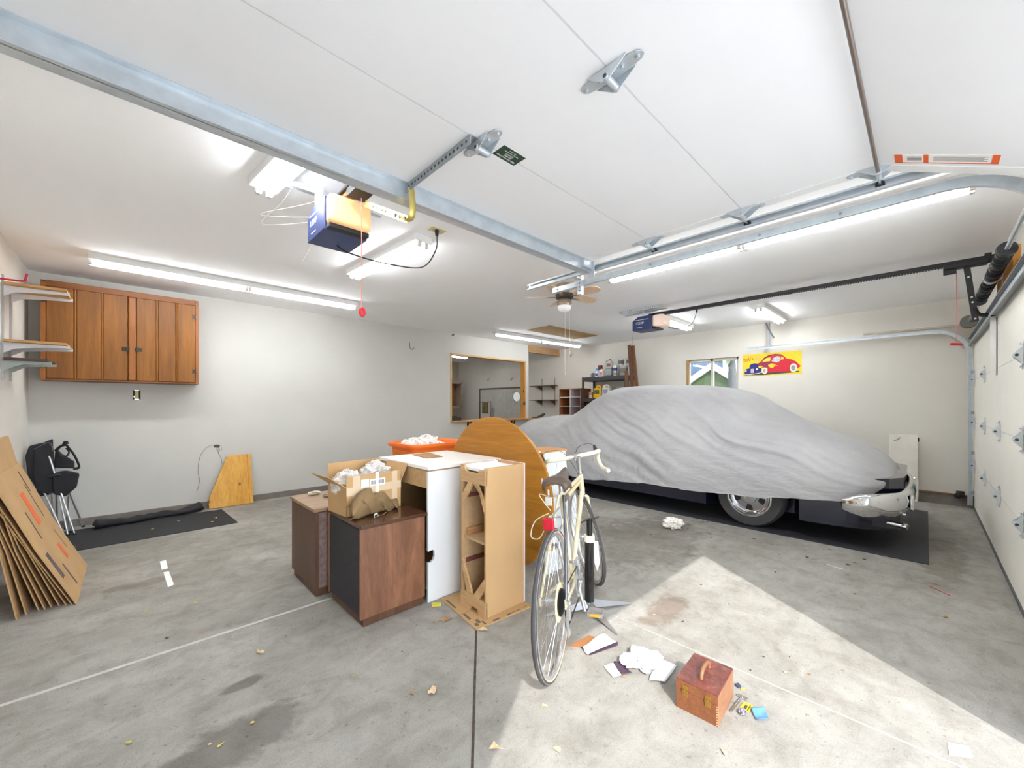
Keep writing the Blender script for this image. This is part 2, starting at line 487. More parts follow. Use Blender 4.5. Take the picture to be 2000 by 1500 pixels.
# ================================================================== GARAGE DOORS AND HARDWARE
def hinge_bm(mb, w=.062, L=.095, seat=.03, roller=0):
    """hinge under an overhead panel: plate in local XY hanging to -z, knuckle along X"""
    for s in (-1, 1):
        mb.prism([(-w / 2, 0), (w / 2, 0), (w * .28, s * L), (w * .1, s * (L + .012)), (-w * .1, s * (L + .012)), (-w * .28, s * L)][::s], -.003, (0, 0, -.001 if s > 0 else -.001))
        for x in (-w / 2, w / 2 - .003):
            mb.prism([(0, 0), (s * L * .75, 0), (s * .012, -seat - .01), (0, -seat - .012)][::s], .003, (x, 0, 0), (0, 1, 0), (0, 0, 1))
        for yy in (.4, .95):
            mb.cyl((0, s * L * yy, -.004), (0, s * L * yy, -.012), .006, n=6)
    mb.cyl((-w / 2 - .006, 0, -seat), (w / 2 + .006, 0, -seat), .011, n=14)
    return mb
DZ = 2.33
HOLE_ = mat('hole_dark', (70, 72, 74), .8)
d1 = thing('door_1', 'open white sectional garage door hanging overhead', 'garage door', (0, 0, DZ), kind='structure')
DX0, DX1 = -.42, 2.38
ends = (.142, .675, 1.208, 1.741)
for k, (a, b) in enumerate(zip(ends, ends[1:])):
    MB().bx(DX0, DX1, a + .002, b - .002, 0, .045).build('door_section', DOORP, d1, bevel=.002)
SL = R(24.5)
LOWM = Matrix.Translation((0, .142, 0)) @ Matrix.Rotation(SL, 4, 'X')
lo = MB(); lo.M = LOWM; lo.bx(DX0, DX1, -.533, -.002, 0, .045)
lo.build('door_section', DOORP, d1, bevel=.002)
ls = MB(); ls.M = LOWM; ls.bx(DX0, DX1, -.55, -.53, .005, .04); ls.build('weather_strip', RUBBER, d1)
es = MB()
for a, b in zip(ends, ends[1:]):
    es.bx(DX1 - .062, DX1 + .002, a + .003, b - .003, -.0025, .046)
es.M = LOWM; es.bx(DX1 - .062, DX1 + .002, -.53, -.005, -.0025, .046)
es.build('end_stile', mat('end_stile_paint', (230, 230, 228), .45), d1)
SEAM = mat('panel_gap', (206, 205, 204), .9)
for y in ends[:3]:
    MB().bx(DX0, DX1, y - .0022, y + .0022, -.0006, .002).build('section_gap', SEAM, d1)
for x, y in ((1.003, 1.208), (1.076, .675), (DX1 - .035, 1.208), (DX1 - .035, .675), (DX1 - .035, .142)):
    mb = MB(); mb.M = Matrix.Translation((x, y, -.003)); hinge_bm(mb)
    h = mb.build('hinge', GALV, d1, bevel=.0008)
    for sx in (-1, 1): MB().cyl((x + sx * .0371, y, -.033), (x + sx * .0376, y, -.033), .0065, n=12).build('tube_end', HOLE_, h)
    if x > 2:
        mb = MB(); mb.cyl((x - .05, y, -.035), (2.455, y, -.043), .0055, n=10); mb.build('roller_stem', ALU, h, smooth=40)
        MB().cyl((2.428, y, -.043), (2.442, y, -.043), .017, n=18).build('roller', BLACK, h, smooth=40)
MB().cyl((.2, .142, -.034), (2.4, .142, -.034), .0065, n=12).build('long_rod', mat('bare_steel_rod', (150, 136, 128), .35, .9), d1, smooth=40)
st = MB(); st.bx(DX0, DX1 + .02, 1.69, 1.693, -.078, 0).bx(DX0, DX1 + .02, 1.672, 1.69, -.078, -.0755).bx(DX0, DX1 + .02, 1.69, 1.742, -.003, 0).bx(DX0, DX1 + .02, 1.69, 1.735, -.078, -.0755).bx(DX0, DX1 + .02, 1.735, 1.738, -.078, -.06).bx(DX0, DX1 + .02, 1.664, 1.69, -.003, -.0005)
st.build('strut', GALV, d1)
# perforated angle from the strut to the centre hinge
pa = MB(); pa.bx(.935, .939, 1.2, 1.69, -.04, -.001).bx(.939, .972, 1.2, 1.69, -.0035, -.001)
pb = pa.build('operator_bracket', GALVD, d1)
dots('hole', [(.9352, 1.225 + k * .027, -.02) for k in range(17)], (-.001, 0, 0), .006, mat('hole_dark', (70, 72, 74), .8), pb)
br = MB(); br.bx(2.30, 2.42, 1.66, 1.735, -.06, -.003).bx(2.395, 2.40, 1.64, 1.70, -.12, -.003).cyl((2.40, 1.67, -.07), (2.46, 1.67, -.07), .006)
br.build('top_roller_bracket', GALV, d1, bevel=.003)
# green installer sticker (text upside down from inside)
SG = mat('sticker_green', (34, 62, 44), .45)
sk = MB().bx(1.075, 1.197, 1.16, 1.233, -.0008, 0).build('sticker', SG, d1, label='dark green installer sticker with pale lettering')
FW = mat('print_white', (226, 230, 224), .5)
UXR = frot((-1, 0, 0), (0, 1, 0))
for body, sz, y, sx in (('Best Overhead Door', .0145, 1.219, .8), ('363-8844', .011, 1.205, 1), ('350-6817', .011, 1.194, 1), ('GARAGE DOORS  OPENERS', .006, 1.182, 1), ('SALES  SERVICE', .006, 1.171, 1)):
    text('lettering', body, sz, FW, sk, (1.136, y, -.001), UXR, .0003, sx=sx)
# orange and white warning strip on the lowest section
lb = MB(); lb.M = LOWM; lb.bx(2.215, 2.295, -.36, -.06, -.0008, 0)
wl = lb.build('warning_label', mat('label_white', (236, 234, 230), .5), d1, label='white warning label with orange blocks')
lb = MB(); lb.M = LOWM
for a, b in ((-.36, -.34), (-.165, -.15), (-.085, -.06)): lb.bx(2.215, 2.295, a, b, -.0014, -.0008)
lb.bx(2.289, 2.295, -.36, -.06, -.0014, -.0008)
lb.build('orange_block', mat('label_orange', (232, 96, 30), .5), wl)
lb = MB(); lb.M = LOWM
for k in range(5): lb.bx(2.235 + .009 * k, 2.238 + .009 * k, -.33 + .01 * (k % 2), -.18, -.0014, -.0008)
for k in range(4): lb.bx(2.235 + .012 * k, 2.241 + .012 * k, -.145, -.1, -.0014, -.0008)
lb.build('small_print', mat('print_grey', (120, 118, 120), .6), wl)

# ---- tracks: thin C channel swept along a path in a plane x = const
def channel(mb, path, x, side, w=.043, d=.022, t=.0022):
    prof = [(0, -w / 2), (d, -w / 2), (d, -w / 2 + .009), (d - t, -w / 2 + .009), (d - t, -w / 2 + t), (t, -w / 2 + t), (t, w / 2 - t), (d - t, w / 2 - t), (d - t, w / 2 - .009), (d, w / 2 - .009), (d, w / 2), (0, w / 2)]
    P = [Vector((0, y, z)) for y, z in path]
    vs = []
    for i, p in enumerate(P):
        tg = (P[min(i + 1, len(P) - 1)] - P[max(i - 1, 0)]).normalized()
        n = Vector((0, -tg.z, tg.y))
        for a, b in prof: vs.append((x + side * a, p.y + n.y * b, p.z + n.z * b))
    k = len(prof); fs = []
    for i in range(len(P) - 1):
        for j in range(k): fs.append((i * k + j, i * k + (j + 1) % k, (i + 1) * k + (j + 1) % k, (i + 1) * k + j))
    fs += [tuple(range(k)), tuple(range((len(P) - 1) * k, len(P) * k))]
    mb.add(vs, fs)
def track_path(y1, zt, r=.33, yv=-.385, z0=.04):
    cy = yv + r
    return [(y1, zt), (cy + .4, zt)] + [(cy - r * math.sin(a), zt - r + r * math.cos(a)) for a in [PI / 2 * k / 12 for k in range(13)]] + [(yv, z0)]
def track(label, x, side, y1, zt, group='garage door tracks'):
    t = thing('door_track', label, 'track', (x, 0, 0), group=group)
    mb = MB(); channel(mb, track_path(y1, zt), 0, side); mb.build('rail', GALV, t, smooth=30)
    for y in (y1 - .05, y1 * .6, y1 * .3, .3): MB().cyl((-side * .002, y, zt), (-side * .006, y, zt), .008, n=8).build('bolt', GALVD, t)
    for z in (.2, .7, 1.2, 1.7): MB().bx(-.025, .025, -.468, -.39, z - .02, z + .02).build('bracket', GALVD, t)
    return t
track('galvanised track carrying the right edge of the open door', 2.445, -1, 2.33, 2.288)
t2 = track('galvanised track left of the closed door, lower of the central pair', 2.60, 1, 2.2, 2.268)
tk3 = track('galvanised track curving beside the right wall', 7.57, -1, 2.12, 2.245)
tl_ = track('galvanised track carrying the left edge of the open door', -.5, 1, 2.3, 2.265)
def perf_angle(mb, p, q, w=.032, up=(0, 0, 1), side=(1, 0, 0), t=.003):
    p, q = Vector(p), Vector(q); d = q - p; L = d.length; d.normalize()
    u, s = Vector(up), Vector(side)
    mb.prism([(0, 0), (L, 0), (L, w), (0, w)], t, p, d, u)
    mb.prism([(0, 0), (L, 0), (L, w), (0, w)], t, p, d, s)
    return mb
def holes(mb, p, q, n, off, r=.006):
    p, q, off = Vector(p), Vector(q), Vector(off)
    for k in range(n):
        c = p.lerp(q, (k + .5) / n)
        mb.cyl(c + off * .6, c + off, r, n=8)
    return mb
HOLE = mat('hole_dark', (70, 72, 74), .8)
hg = thing('track_hanger', 'perforated steel hanger joining the two central tracks to the ceiling', 'hanger', (2.53, 1.9, 2.2))
MB().bx(.04, .044, -.02, .02, -.03, .46).bx(-.075, .065, -.02, .02, .09, .094).bx(.044, .066, -.02, -.017, -.03, .46).build('hanger_angle', GALV, hg)
dots('hole', [(.0398, 0, k * .03) for k in range(13)], (-.001, 0, 0), .006, HOLE, hg)
hg2 = thing('track_hanger', 'dark steel strap hanging the right wall track from the ceiling', 'hanger', (7.58, 1.78, 2.25))
perf_angle(MB(), (.02, 0, .02), (.02, -.0, .40), .03, (0, 1, 0), (1, 0, 0)).build('strap', GALVD, hg2)
MB().tube([(.02, .05, .40), (.02, .02, .3), (.02, -.06, .14)], .012, 6).build('brace', mat('dark_steel_strap', (110, 108, 110), .5, .5), hg2)
hg3 = thing('angle_brace', 'steel flag bracket above the bend of the right wall track', 'bracket', (7.60, 0, 2.27))
MB().prism([(.45, 0), (-.4, .0), (-.4, -.28), (-.33, -.3), (-.2, -.1), (.1, -.02)], .003, (.02, 0, .03), (0, 1, 0), (0, 0, 1)).bx(0.0, .02, -.4, .62, .025, .05).build('flag_plate', mat('dusty_steel', (186, 178, 166), .5, .4), hg3)

# ---- closed right-hand door
d2 = thing('door_2', 'closed white sectional garage door on the right', 'garage door', (0, YD, 0), kind='structure')
SH = .5265
D2A, D2B = 2.96, 7.58
DOOR2 = mat('inner_door_paint', (228, 224, 214), .6, var=.02, scale=3)
for k in range(4):
    MB().bx(D2A, D2B, -.045, 0, k * SH + .028 + .002, (k + 1) * SH + .028 - .002).build('door_section', DOOR2, d2, bevel=.002)
for k in range(1, 4):
    MB().bx(D2A, D2B, -.004, .001, k * SH + .0245, k * SH + .0315).build('section_gap', SEAM, d2)
MB().bx(D2A, D2B, -.04, .006, -.0, .03).build('weather_strip', mat('bottom_seal', (92, 92, 94), .7), d2)
MB().bx(D2A, D2B, 0, .05, 2.06, 2.063).bx(D2A, D2B, .047, .05, 2.03, 2.063).bx(D2A, D2B, 0, .003, 2.063, 2.12).bx(D2A, D2B, 0, .05, 2.12, 2.123).build('strut', GALVD, d2)
for k in (1, 2, 3):
    z = k * SH + .028
    for x in (7.47, 6.25, 5.1, 4.0, 3.06):
        if k == 3 and x == 5.1: continue
        mb = MB(); mb.M = Matrix.Translation((x, .002, z)) @ Matrix.Rotation(R(90), 4, 'X')
        hinge_bm(mb, .055, .075, .026)
        h = mb.build('hinge', GALV, d2, bevel=.0008)
        MB().cyl((x - .0345, .028, z), (x - .0340, .028, z), .009, n=10).build('tube_end', HOLE_, h)
ob = MB(); ob.bx(5.275, 5.325, .002, .006, 1.55, 2.04).bx(5.275, 5.279, .002, .04, 1.55, 2.04)
o_ = ob.build('operator_bracket', mat('white_zinc', (226, 224, 222), .4, .3), d2)
dots('hole', [(5.3, .006, 1.66 + k * .025) for k in range(15)], (0, .0015, 0), .006, HOLE, o_)
ts = thing('torsion_spring', 'black coiled torsion spring on its shaft above the closed door', 'spring', (0, -.37, 2.32))
MB().cyl((2.95, 0, 0), (7.57, 0, 0), .0125, n=14).build('shaft', GALVD, ts, smooth=40)
def coil(x0, x1, n, r, tr):
    N = n * 14
    return [(x0 + (x1 - x0) * i / N, r * math.cos(2 * PI * i / 14), r * math.sin(2 * PI * i / 14)) for i in range(N + 1)]
SPR = mat('oiled_spring_steel', (36, 36, 40), .35, .5)
MB().tube(coil(4.2, 4.98, 27, .036, .0085), .0085, 5).build('coil', SPR, ts, smooth=60)
MB().tube(coil(5.12, 6.0, 31, .036, .0085), .0085, 5).build('coil', SPR, ts, smooth=60)
for x in (4.16, 6.03):
    MB().lathe([(.015, x - .03), (.045, x - .03), (.05, x), (.045, x + .03), (.015, x + .03)], 16, 'X').build('winding_cone', BSTEEL, ts, smooth=30)
MB().bx(5.0, 5.1, -.058, .05, -.01, .01).bx(5.03, 5.07, -.061, -.056, -.09, .07).cyl((5.02, 0, 0), (5.08, 0, 0), .04, n=16).build('centre_bearing_plate', GALV, ts)
MB().lathe([(.02, 7.42), (.075, 7.42), (.06, 7.44), (.06, 7.5), (.075, 7.52), (.02, 7.52)], 24, 'X').build('cable_drum', mat('cast_drum', (120, 116, 112), .5, .5), ts, smooth=30)
tag(MB().bx(4.55, 5.45, WI, WI + .038, 2.16, 2.44).build('spring_pad', wood('spring_pad_pine', (176, 116, 44), (212, 150, 70), 'Z', .6)), 'orange-brown wooden pad behind the torsion spring bracket', 'board')

# ---- openers
NAVY = mat('opener_navy', (42, 56, 104), .4, var=.04)
def opener(name_label, loc, rail_len, rail_mat, lens, arm_y, txt):
    t = thing('garage_door_opener', name_label, 'opener', loc)
    # local: motor from y=0 (door side) to +.29, top at z=0
    mb = MB(); mb.prism([(0, -.19), (.29, -.19), (.29, -.055), (.2, 0), (0, 0)], .25, (-.125, 0, 0), (0, 1, 0), (0, 0, 1))
    mb.build('motor_housing', NAVY, t, bevel=.004)
    MB().bx(-.115, .115, -.055, .0, -.19, -.165).build('lens_tray', BLACK, t, bevel=.004)
    MB().bx(-.12, .12, -.085, -.001, -.165, -.005).build('lamp_lens', lens, t, bevel=.02, smooth=60)
    f = frot((0, -1, 0), (0, 0, 1))
    MB().bx(-.1262, -.125, .045, .245, -.052, -.046).build('stripe', FW, t)
    text('lettering', txt, .05, FW, t, (-.1256, .18, -.095), f, .0005)
    MB().bx(-.1262, -.125, .14, .22, -.158, -.152).build('stripe', FW, t)
    return t
LENSW = glow('warm_lamp_lens', (226, 176, 124), .10)
LENS2 = glow('pink_lamp_lens', (240, 214, 196), .03)
ZO1 = 2.49
g1 = opener('navy garage door opener with glowing lens above the speakers', (.925, 2.37, ZO1), 0, None, LENSW, 0, '1/2HP')
rl = MB(); rl.bx(-.03, -.027, -2.75, .1, .01, .045).bx(.027, .03, -2.75, .1, .01, .045).bx(-.03, .03, -2.75, .1, .008, .011)
rl.build('rail', mat('brass_toned_rail', (176, 132, 70), .4, .7), g1)
ch = MB(); ch.bx(-.045, -.034, -2.7, .05, .03, .042).bx(.034, .045, -2.7, .05, .03, .042)
ch.build('chain', BSTEEL, g1)
MB().bx(-.05, .05, -.27, -.13, -.03, .012).bx(-.06, .06, -.29, -.23, .01, .05).build('trolley', BSTEEL, g1)
mb = MB(); mb.box((.03, -.43, -.19), (.006, .53, .034), rx=math.atan2(-.262, -.50) + PI)
ar = mb.build('arm', YZINC, g1)
dots('hole', [(.0265, -.30 - k * .036, -.122 - k * .0189) for k in range(5)], (-.001, 0, 0), .006, HOLE, ar)
dots('bolt', [(.027, -.55 - k * .045, -.252 - k * .0236) for k in range(3)], (-.004, 0, 0), .009, BSTEEL, ar)
mb = MB(); mb.tube(spl([(.03, -.60, -.275), (.03, -.66, -.315), (.03, -.70, -.31), (.028, -.715, -.26), (.02, -.715, -.185)], 6), .016, 6, flat=.35); mb.build('curved_arm', YZINC, g1, smooth=50)
cd = MB(); cd.tube([(.0, -.21, -.05), (0, -.215, -.3), (.0, -.215, -.655)], .0022, 5)
rc = cd.build('release_cord', mat('red_cord', (216, 130, 110), .7), g1)
MB().tube([(.012 * math.sin(a) + .004, -.215, -.68 + .020 * math.cos(a)) for a in [2 * PI * k / 12 for k in range(12)]], .0085, 8, closed=True).build('release_handle', RED, rc, smooth=60)
# ceiling angle and straps
ca = MB(); perf_angle(ca, (-.34, .23, .105), (.33, .23, .105), .034, (0, 0, 1), (0, 1, 0))
cb = ca.build('ceiling_angle', GALV, g1)
dots('hole', [(-.31 + .036 * k, .229, .122) for k in range(18)], (0, -.0015, 0), .006, HOLE, cb)
MB().bx(-.11, -.085, .2, .204, -.03, .13).bx(.085, .11, .2, .204, -.0, .13).bx(-.13, -.118, .05, .06, -.02, .17).build('hanger_strap', GALV, g1)
wr = MB(); wr.tube(spl([(-.2, .23, .15), (-.22, .5, .1), (-.3, .62, .0), (-.26, .5, -.05), (-.1, .29, -.05)], 8), .0012, 5)
wr.tube(spl([(-.05, .2, .165), (-.1, .24, .06), (-.32, .55, .02), (-.22, .4, -.02), (-.12, .28, -.03)], 8), .0012, 5)
wr.tube(spl([(-.1, .29, -.19), (-.12, .3, -.24), (-.14, .36, -.3)], 6), .001, 5)
wr.build('low_voltage_wire', mat('cream_wire', (206, 200, 184), .6), g1)
pc = MB(); pc.tube(spl([(.02, .2, -.19), (.08, .14, -.24), (.3, .1, -.26), (.6, .15, -.2), (.76, .22, -.02), (.80, .26, .11), (.80, .265, .135)], 8), .0045, 6)
pw = pc.build('power_cord', BLACK, g1, smooth=60)
MB().cyl((.80, .265, .168), (.80, .262, .12), .017, .012, n=12).build('plug', BLACK, pw, smooth=40)
ol = thing('ceiling_outlet', 'beige ceiling outlet plate with a black plug in it', 'outlet', (1.735, 2.64, ZC))
MB().bx(-.07, .06, -.04, .04, -.006, 0).build('cover_plate', mat('beige_plate', (216, 204, 160), .5), ol, bevel=.002)
MB().bx(-.045, -.02, -.015, .015, -.0075, -.0055).build('socket', mat('ivory_socket', (200, 188, 150), .5), ol)

g2 = opener('navy garage door opener with pale lens above the covered car', (5.3, 2.61, 2.535), 0, None, LENS2, 0, '1/2HP')
for o in g2.children:
    if o.name.startswith('lamp_lens'): o.scale = (1, 1.9, 1); o.location = (0, 0, 0)
MB().bx(-.022, .022, -3.03, .1, .0, .04).build('rail', BSTEEL, g2, bevel=.004)
N = 150
cm = MB()
for k in range(N): cm.box((-.035, .02 - k * .0195, -.012), (.005, .012, .011))
cm.build('chain', BLACK, g2)
MB().bx(-.045, .045, -2.98, -2.72, -.03, .01).bx(-.02, .02, -2.8, -2.72, -.07, -.03).bx(-.02, .02, -3.0, -2.96, -.02, .06).build('trolley', BLACK, g2, bevel=.004)
mb = MB(); mb.box((0, -2.885, -.265), (.012, .04, .5), rx=R(-6))
mb.tube(spl([(0, -2.905, -.40), (0, -2.93, -.455), (0, -2.98, -.47), (0, -3.02, -.47)], 5), .02, 6, flat=.8)
a2 = mb.build('arm', BLACK, g2)
dots('bolt_hole', [(-.0065, -2.885 + (z + .265) * .105, z) for z in (-.12, -.3, -.345, -.49)], (-.0015, 0, 0), .008, mat('bright_hole', (220, 220, 220), .5), a2)
cd = MB(); cd.tube([(0, -2.80, -.06), (0, -2.80, -.69)], .003, 5); rc = cd.build('release_cord', mat('pink_cord', (224, 128, 118), .7), g2)
MB().cyl((-.05, -2.765, -.7), (.05, -2.835, -.7), .013, n=10).build('release_handle', RED, rc, smooth=40, bevel=.004)
ca = MB(); perf_angle(ca, (-.13, -.1, .09), (-.13, .5, .09), .03, (0, 0, 1), (1, 0, 0)); perf_angle(ca, (.12, -.1, .09), (.12, .55, .09), .03, (0, 0, 1), (-1, 0, 0))
cb = ca.build('ceiling_angle', GALV, g2)
dots('hole', [(-.131, -.075 + .029 * k, .105) for k in range(20)], (-.0018, 0, 0), .006, HOLE, cb)
MB().bx(-.11, -.08, .14, .144, -.02, .1).bx(.08, .11, .14, .144, -.02, .1).build('hanger_strap', GALV, g2)
pc = MB(); pc.tube(spl([(.12, .0, -.1), (.3, -.15, -.16), (.45, -.3, -.1), (.5, -.36, .08)], 8), .004, 6); pc.cyl((.5, -.36, .124), (.5, -.36, .07), .016, .011)
pc.build('power_cord', BLACK, g2, smooth=60)
wr = MB(); wr.tube([(-.11, .28, -.19), (-.12, .29, -.3), (-.12, .29, -.45)], .0012, 4); wr.build('antenna_wire', mat('dark_wire', (80, 78, 78), .6), g2)

# ================================================================== LIGHTS
FIX = mat('fixture_enamel', (226, 226, 224), .4)
SOCK = mat('lamp_socket', (206, 200, 196), .5)
def fixture(label, x, y, length, rz, tubes=1, tandem=False, z=ZC, w=.13):
    t = thing('fluorescent_light', label, 'ceiling light', (x, y, z), rz, group='ceiling fluorescent fixtures')
    h = length / 2
    if tubes == 2: w = .155
    mb = MB(); mb.prism([(-w / 2, 0), (w / 2, 0), (w / 2, -.05), (w / 2 - .01, -.054), (-w / 2 + .01, -.054), (-w / 2, -.05)], length, (-h, 0, 0), (0, 1, 0), (0, 0, 1))
    mb.build('housing', FIX, t, bevel=.002)
    segs = [(-h, 0), (0, h)] if tandem else [(-h, h)]
    ys = (-.03, .03) if tubes == 2 else (0,)
    for a, b in segs:
        for yy in ys:
            MB().cyl((a + .035, yy, -.074), (b - .035, yy, -.074), .0165, n=12).build('tube', TUBEM, t, smooth=40)
            MB().bx(a + .005, a + .03, yy - .015, yy + .015, -.093, -.045).build('socket', SOCK, t, bevel=.003)
            MB().bx(b - .03, b - .005, yy - .015, yy + .015, -.093, -.045).build('socket', SOCK, t, bevel=.003)
    return t
fixture('two-tube fixture partly hidden behind the strut of the open door', .655, 2.19, 1.24, R(96), 2)
fixture('short single-row fixture behind the power cord of the glowing opener', 1.68, 3.42, 1.24, R(93), 2)
fixture('long fixture running above the wooden wall cabinet', .965, 5.28, 2.46, R(1), 2, True)
fixture('long fixture hanging in front of the pass-through corner', 6.1, 5.47, 2.46, R(-3), 1, True)
fixture('long fixture seen beneath the central door tracks', 3.62, 1.04, 2.50, R(90), 2, True)
fixture('short fixture nearest the right wall', 6.78, 1.58, 1.24, R(0), 2)
fixture('short fixture half hidden behind the opener above the car', 6.32, 2.82, 1.24, R(0), 2)
fixture('fixture glimpsed through the top of the pass-through', 6.15, 8.75, 1.24, R(8), 2)

cf = thing('ceiling_fan', 'flush ceiling fan with pale wooden blades and frosted bowl light', 'ceiling fan', (3.56, 2.84, ZC))
NICK = mat('brushed_nickel', (190, 172, 156), .28, .9)
MB().lathe([(.0, -.0), (.085, -.0), (.085, -.045), (.055, -.06), (.055, -.1)], 28).build('canopy', NICK, cf, smooth=30)
MB().lathe([(.055, -.1), (.1, -.115), (.1, -.155), (.06, -.175), (.02, -.175)], 28).build('motor_housing', mat('fan_dark_band', (66, 58, 54), .5), cf, smooth=30)
MB().lathe([(.03, -.17), (.072, -.175), (.08, -.19), (.08, -.24), (.076, -.245)], 28).build('light_fitter', NICK, cf, smooth=30)
MB().lathe([(.076, -.242), (.078, -.26), (.066, -.29), (.04, -.308), (.0, -.314)], 28).build('bowl', glow('frosted_bowl', (240, 240, 238), .02), cf, smooth=60)
BLADE = wood('maple_blade', (226, 194, 158), (238, 210, 178), 'X', .5)
for k in range(5):
    a = 2 * PI * k / 5 + R(-11)
    mb = MB(); mb.M = Matrix.Rotation(a, 4, 'Z') @ Matrix.Rotation(R(-14), 4, 'X')
    mb.prism([(.14, -.045), (.27, -.068), (.38, -.074), (.44, -.05), (.455, 0), (.44, .05), (.38, .074), (.27, .068), (.14, .045)], .006, (0, 0, -.14))
    b = mb.build('blade', BLADE, cf)
    mb = MB(); mb.M = Matrix.Rotation(a, 4, 'Z'); mb.bx(.08, .2, -.018, .018, -.15, -.144); mb.build('blade_iron', NICK, b)
for x, L in ((-.05, .76), (.03, .52)):
    MB().tube([(x, -.05, -.24), (x, -.05, -.24 - L)], .0016, 4).cyl((x, -.05, -.24 - L), (x, -.05, -.27 - L), .004).build('pull_chain', mat('pull_chain', (214, 208, 200), .5), cf)
tag(MB().bx(5.22, 6.63, 4.47, 5.03, ZC - .012, ZC).build('attic_hatch', wood('hardboard_hatch', (168, 132, 66), (190, 152, 84), 'X', .7)), 'brown hardboard attic hatch panel in the ceiling', 'hatch')

# ================================================================== LEFT BAY
WBR = mat('white_bracket', (222, 222, 224), .45)
for y, s in ((5.12, 'nearer'), (5.41, 'farther')):
    t = tag(MB().bx(XL, XL + .012, y - .012, y + .012, 1.5, 2.34).build('shelf_standard', mat('grey_standard', (176, 178, 180), .5, .3)), s + ' upright slotted steel strip holding the shelves on the left wall', 'shelf standard')
def wall_shelf(label, z, tip, m, y0=5.04, y1=5.47, bm=WBR, th=.02):
    t = thing('wall_shelf', label, 'shelf', (XL, 0, z), group='shelves on the left wall')
    d = tip - XL
    MB().bx(.02, d - .012, y0, y1, 0, th).build('board', m, t, bevel=.002)
    for y in (5.12, 5.41):
        mb = MB()
        mb.prism([(.012, 0), (d, 0), (d, -.018), (d - .16, -.028), (.07, -.045), (.012, -.085)], .003, (0, y - .008, 0), (1, 0, 0), (0, 0, 1))
        mb.prism([(.012, 0), (d, 0), (d, -.018), (d - .16, -.028), (.07, -.045), (.012, -.085)], .003, (0, y + .011, 0), (1, 0, 0), (0, 0, 1))
        mb.bx(.012, d, y - .011, y + .011, -.003, 0).bx(d - .004, d, y - .011, y + .011, -.018, .008)
        mb.build('bracket', bm, t)
wall_shelf('topmost plywood shelf on white brackets on the left wall', 2.255, -.365, PLY)
wall_shelf('middle plywood shelf on white brackets on the left wall', 1.80, -.365, PLY)
wall_shelf('lowest dark brown shelf on pale brackets on the left wall', 1.655, -.465, wood('dark_shelf', (62, 40, 30), (92, 60, 44), 'X'), bm=mat('greenish_bracket', (176, 186, 180), .5))
tag(MB().tube([(XL, 4.9, 2.262), (-.64, 4.9, 2.263), (-.6, 4.9, 2.264), (-.584, 4.9, 2.272), (-.574, 4.9, 2.325)], .0075, 10).build('ladder_hook', mat('red_vinyl', (196, 24, 60), .45), smooth=60), 'red vinyl-coated hook sticking out of the left wall above the shelves', 'hook')

# wall cabinet
KP = wood('amber_knotty_pine', (112, 64, 8), (152, 94, 16), 'Z', .55, scale=7, stretch=.07, knots=4.5, knotcol=(84, 44, 14))
KPX = wood('amber_pine_rail', (112, 60, 18), (146, 86, 32), 'X', .5)
KPD = wood('amber_pine_post', (136, 76, 20), (166, 100, 34), 'Z', .45)
wc = thing('wall_cabinet', 'wide amber knotty-pine cabinet with two doors on the back wall', 'cabinet', (-.62, 6.0, 1.54))
CW, CH = 1.222, .965
MB().bx(0, CW, .02, .298, 0, .018).bx(0, CW, .02, .298, CH, CH + .025).bx(0, .018, .02, .298, .018, CH).bx(CW - .018, CW, .02, .298, .018, CH).bx(.018, CW - .018, .28, .298, .018, CH).build('carcass', KPX, wc)
MB().bx(0, .035, 0, .02, 0, CH).bx(CW - .03, CW, 0, .02, 0, CH).build('side_stile', KPD, wc, bevel=.002)
MB().bx(.035, CW - .03, 0, .02, CH - .035, CH + .025).build('rail', KPX, wc, bevel=.002)
MB().bx(.035, CW - .03, .002, .02, 0, .018).build('rail', KPX, wc, bevel=.002)
mb = MB(); mb.bx(.618, .682, -.008, .02, .018, CH - .035); mb.build('centre_post', KPD, wc, bevel=.012)
IRON = mat('dark_antique_hinge', (58, 52, 46), .5, .4)
for x0, x1, n in ((.037, .616, 3), (.684, CW - .032, 3)):
    w = (x1 - x0 - .0) / n
    d = None
    mb = MB()
    for k in range(n):
        a, b = x0 + k * w, x0 + (k + 1) * w
        mb.bx(a + (.012 if k else .002), b - (.012 if k < n - 1 else .002), -.004, .018, .02, CH - .037)
        if k: mb.bx(a - .012, a + .012, .004, .018, .02, CH - .037)
    d = mb.build('door', KP, wc, bevel=.003)
    for k in range(1, n):
        a = x0 + k * w
        MB().tube([(a, .003, .02), (a, .003, CH - .037)], .008, 6).build('batten', wood('amber_bead', (126, 72, 12), (158, 98, 22), 'Z', .45), d, smooth=60)
    xh = .6 if x0 < .3 else .7
    mb = MB(); mb.bx(xh - .03, xh + .03, -.010, -.003, .34, .38).box((xh + (.012 if x0 < .3 else -.012), -.014, .36), (.014, .012, .046)); mb.build('latch', IRON, d, bevel=.003)
    for z in (.15, .79):
        xx = CW - .042 if x0 > .3 else .027
        mb = MB(); mb.prism([(-.022, -.03), (0, -.014), (.02, -.028), (.014, 0), (.02, .028), (0, .014), (-.022, .03), (-.012, 0)], .006, (xx, -.0035, z), (1, 0, 0), (0, 0, 1)); mb.build('hinge', IRON, d)

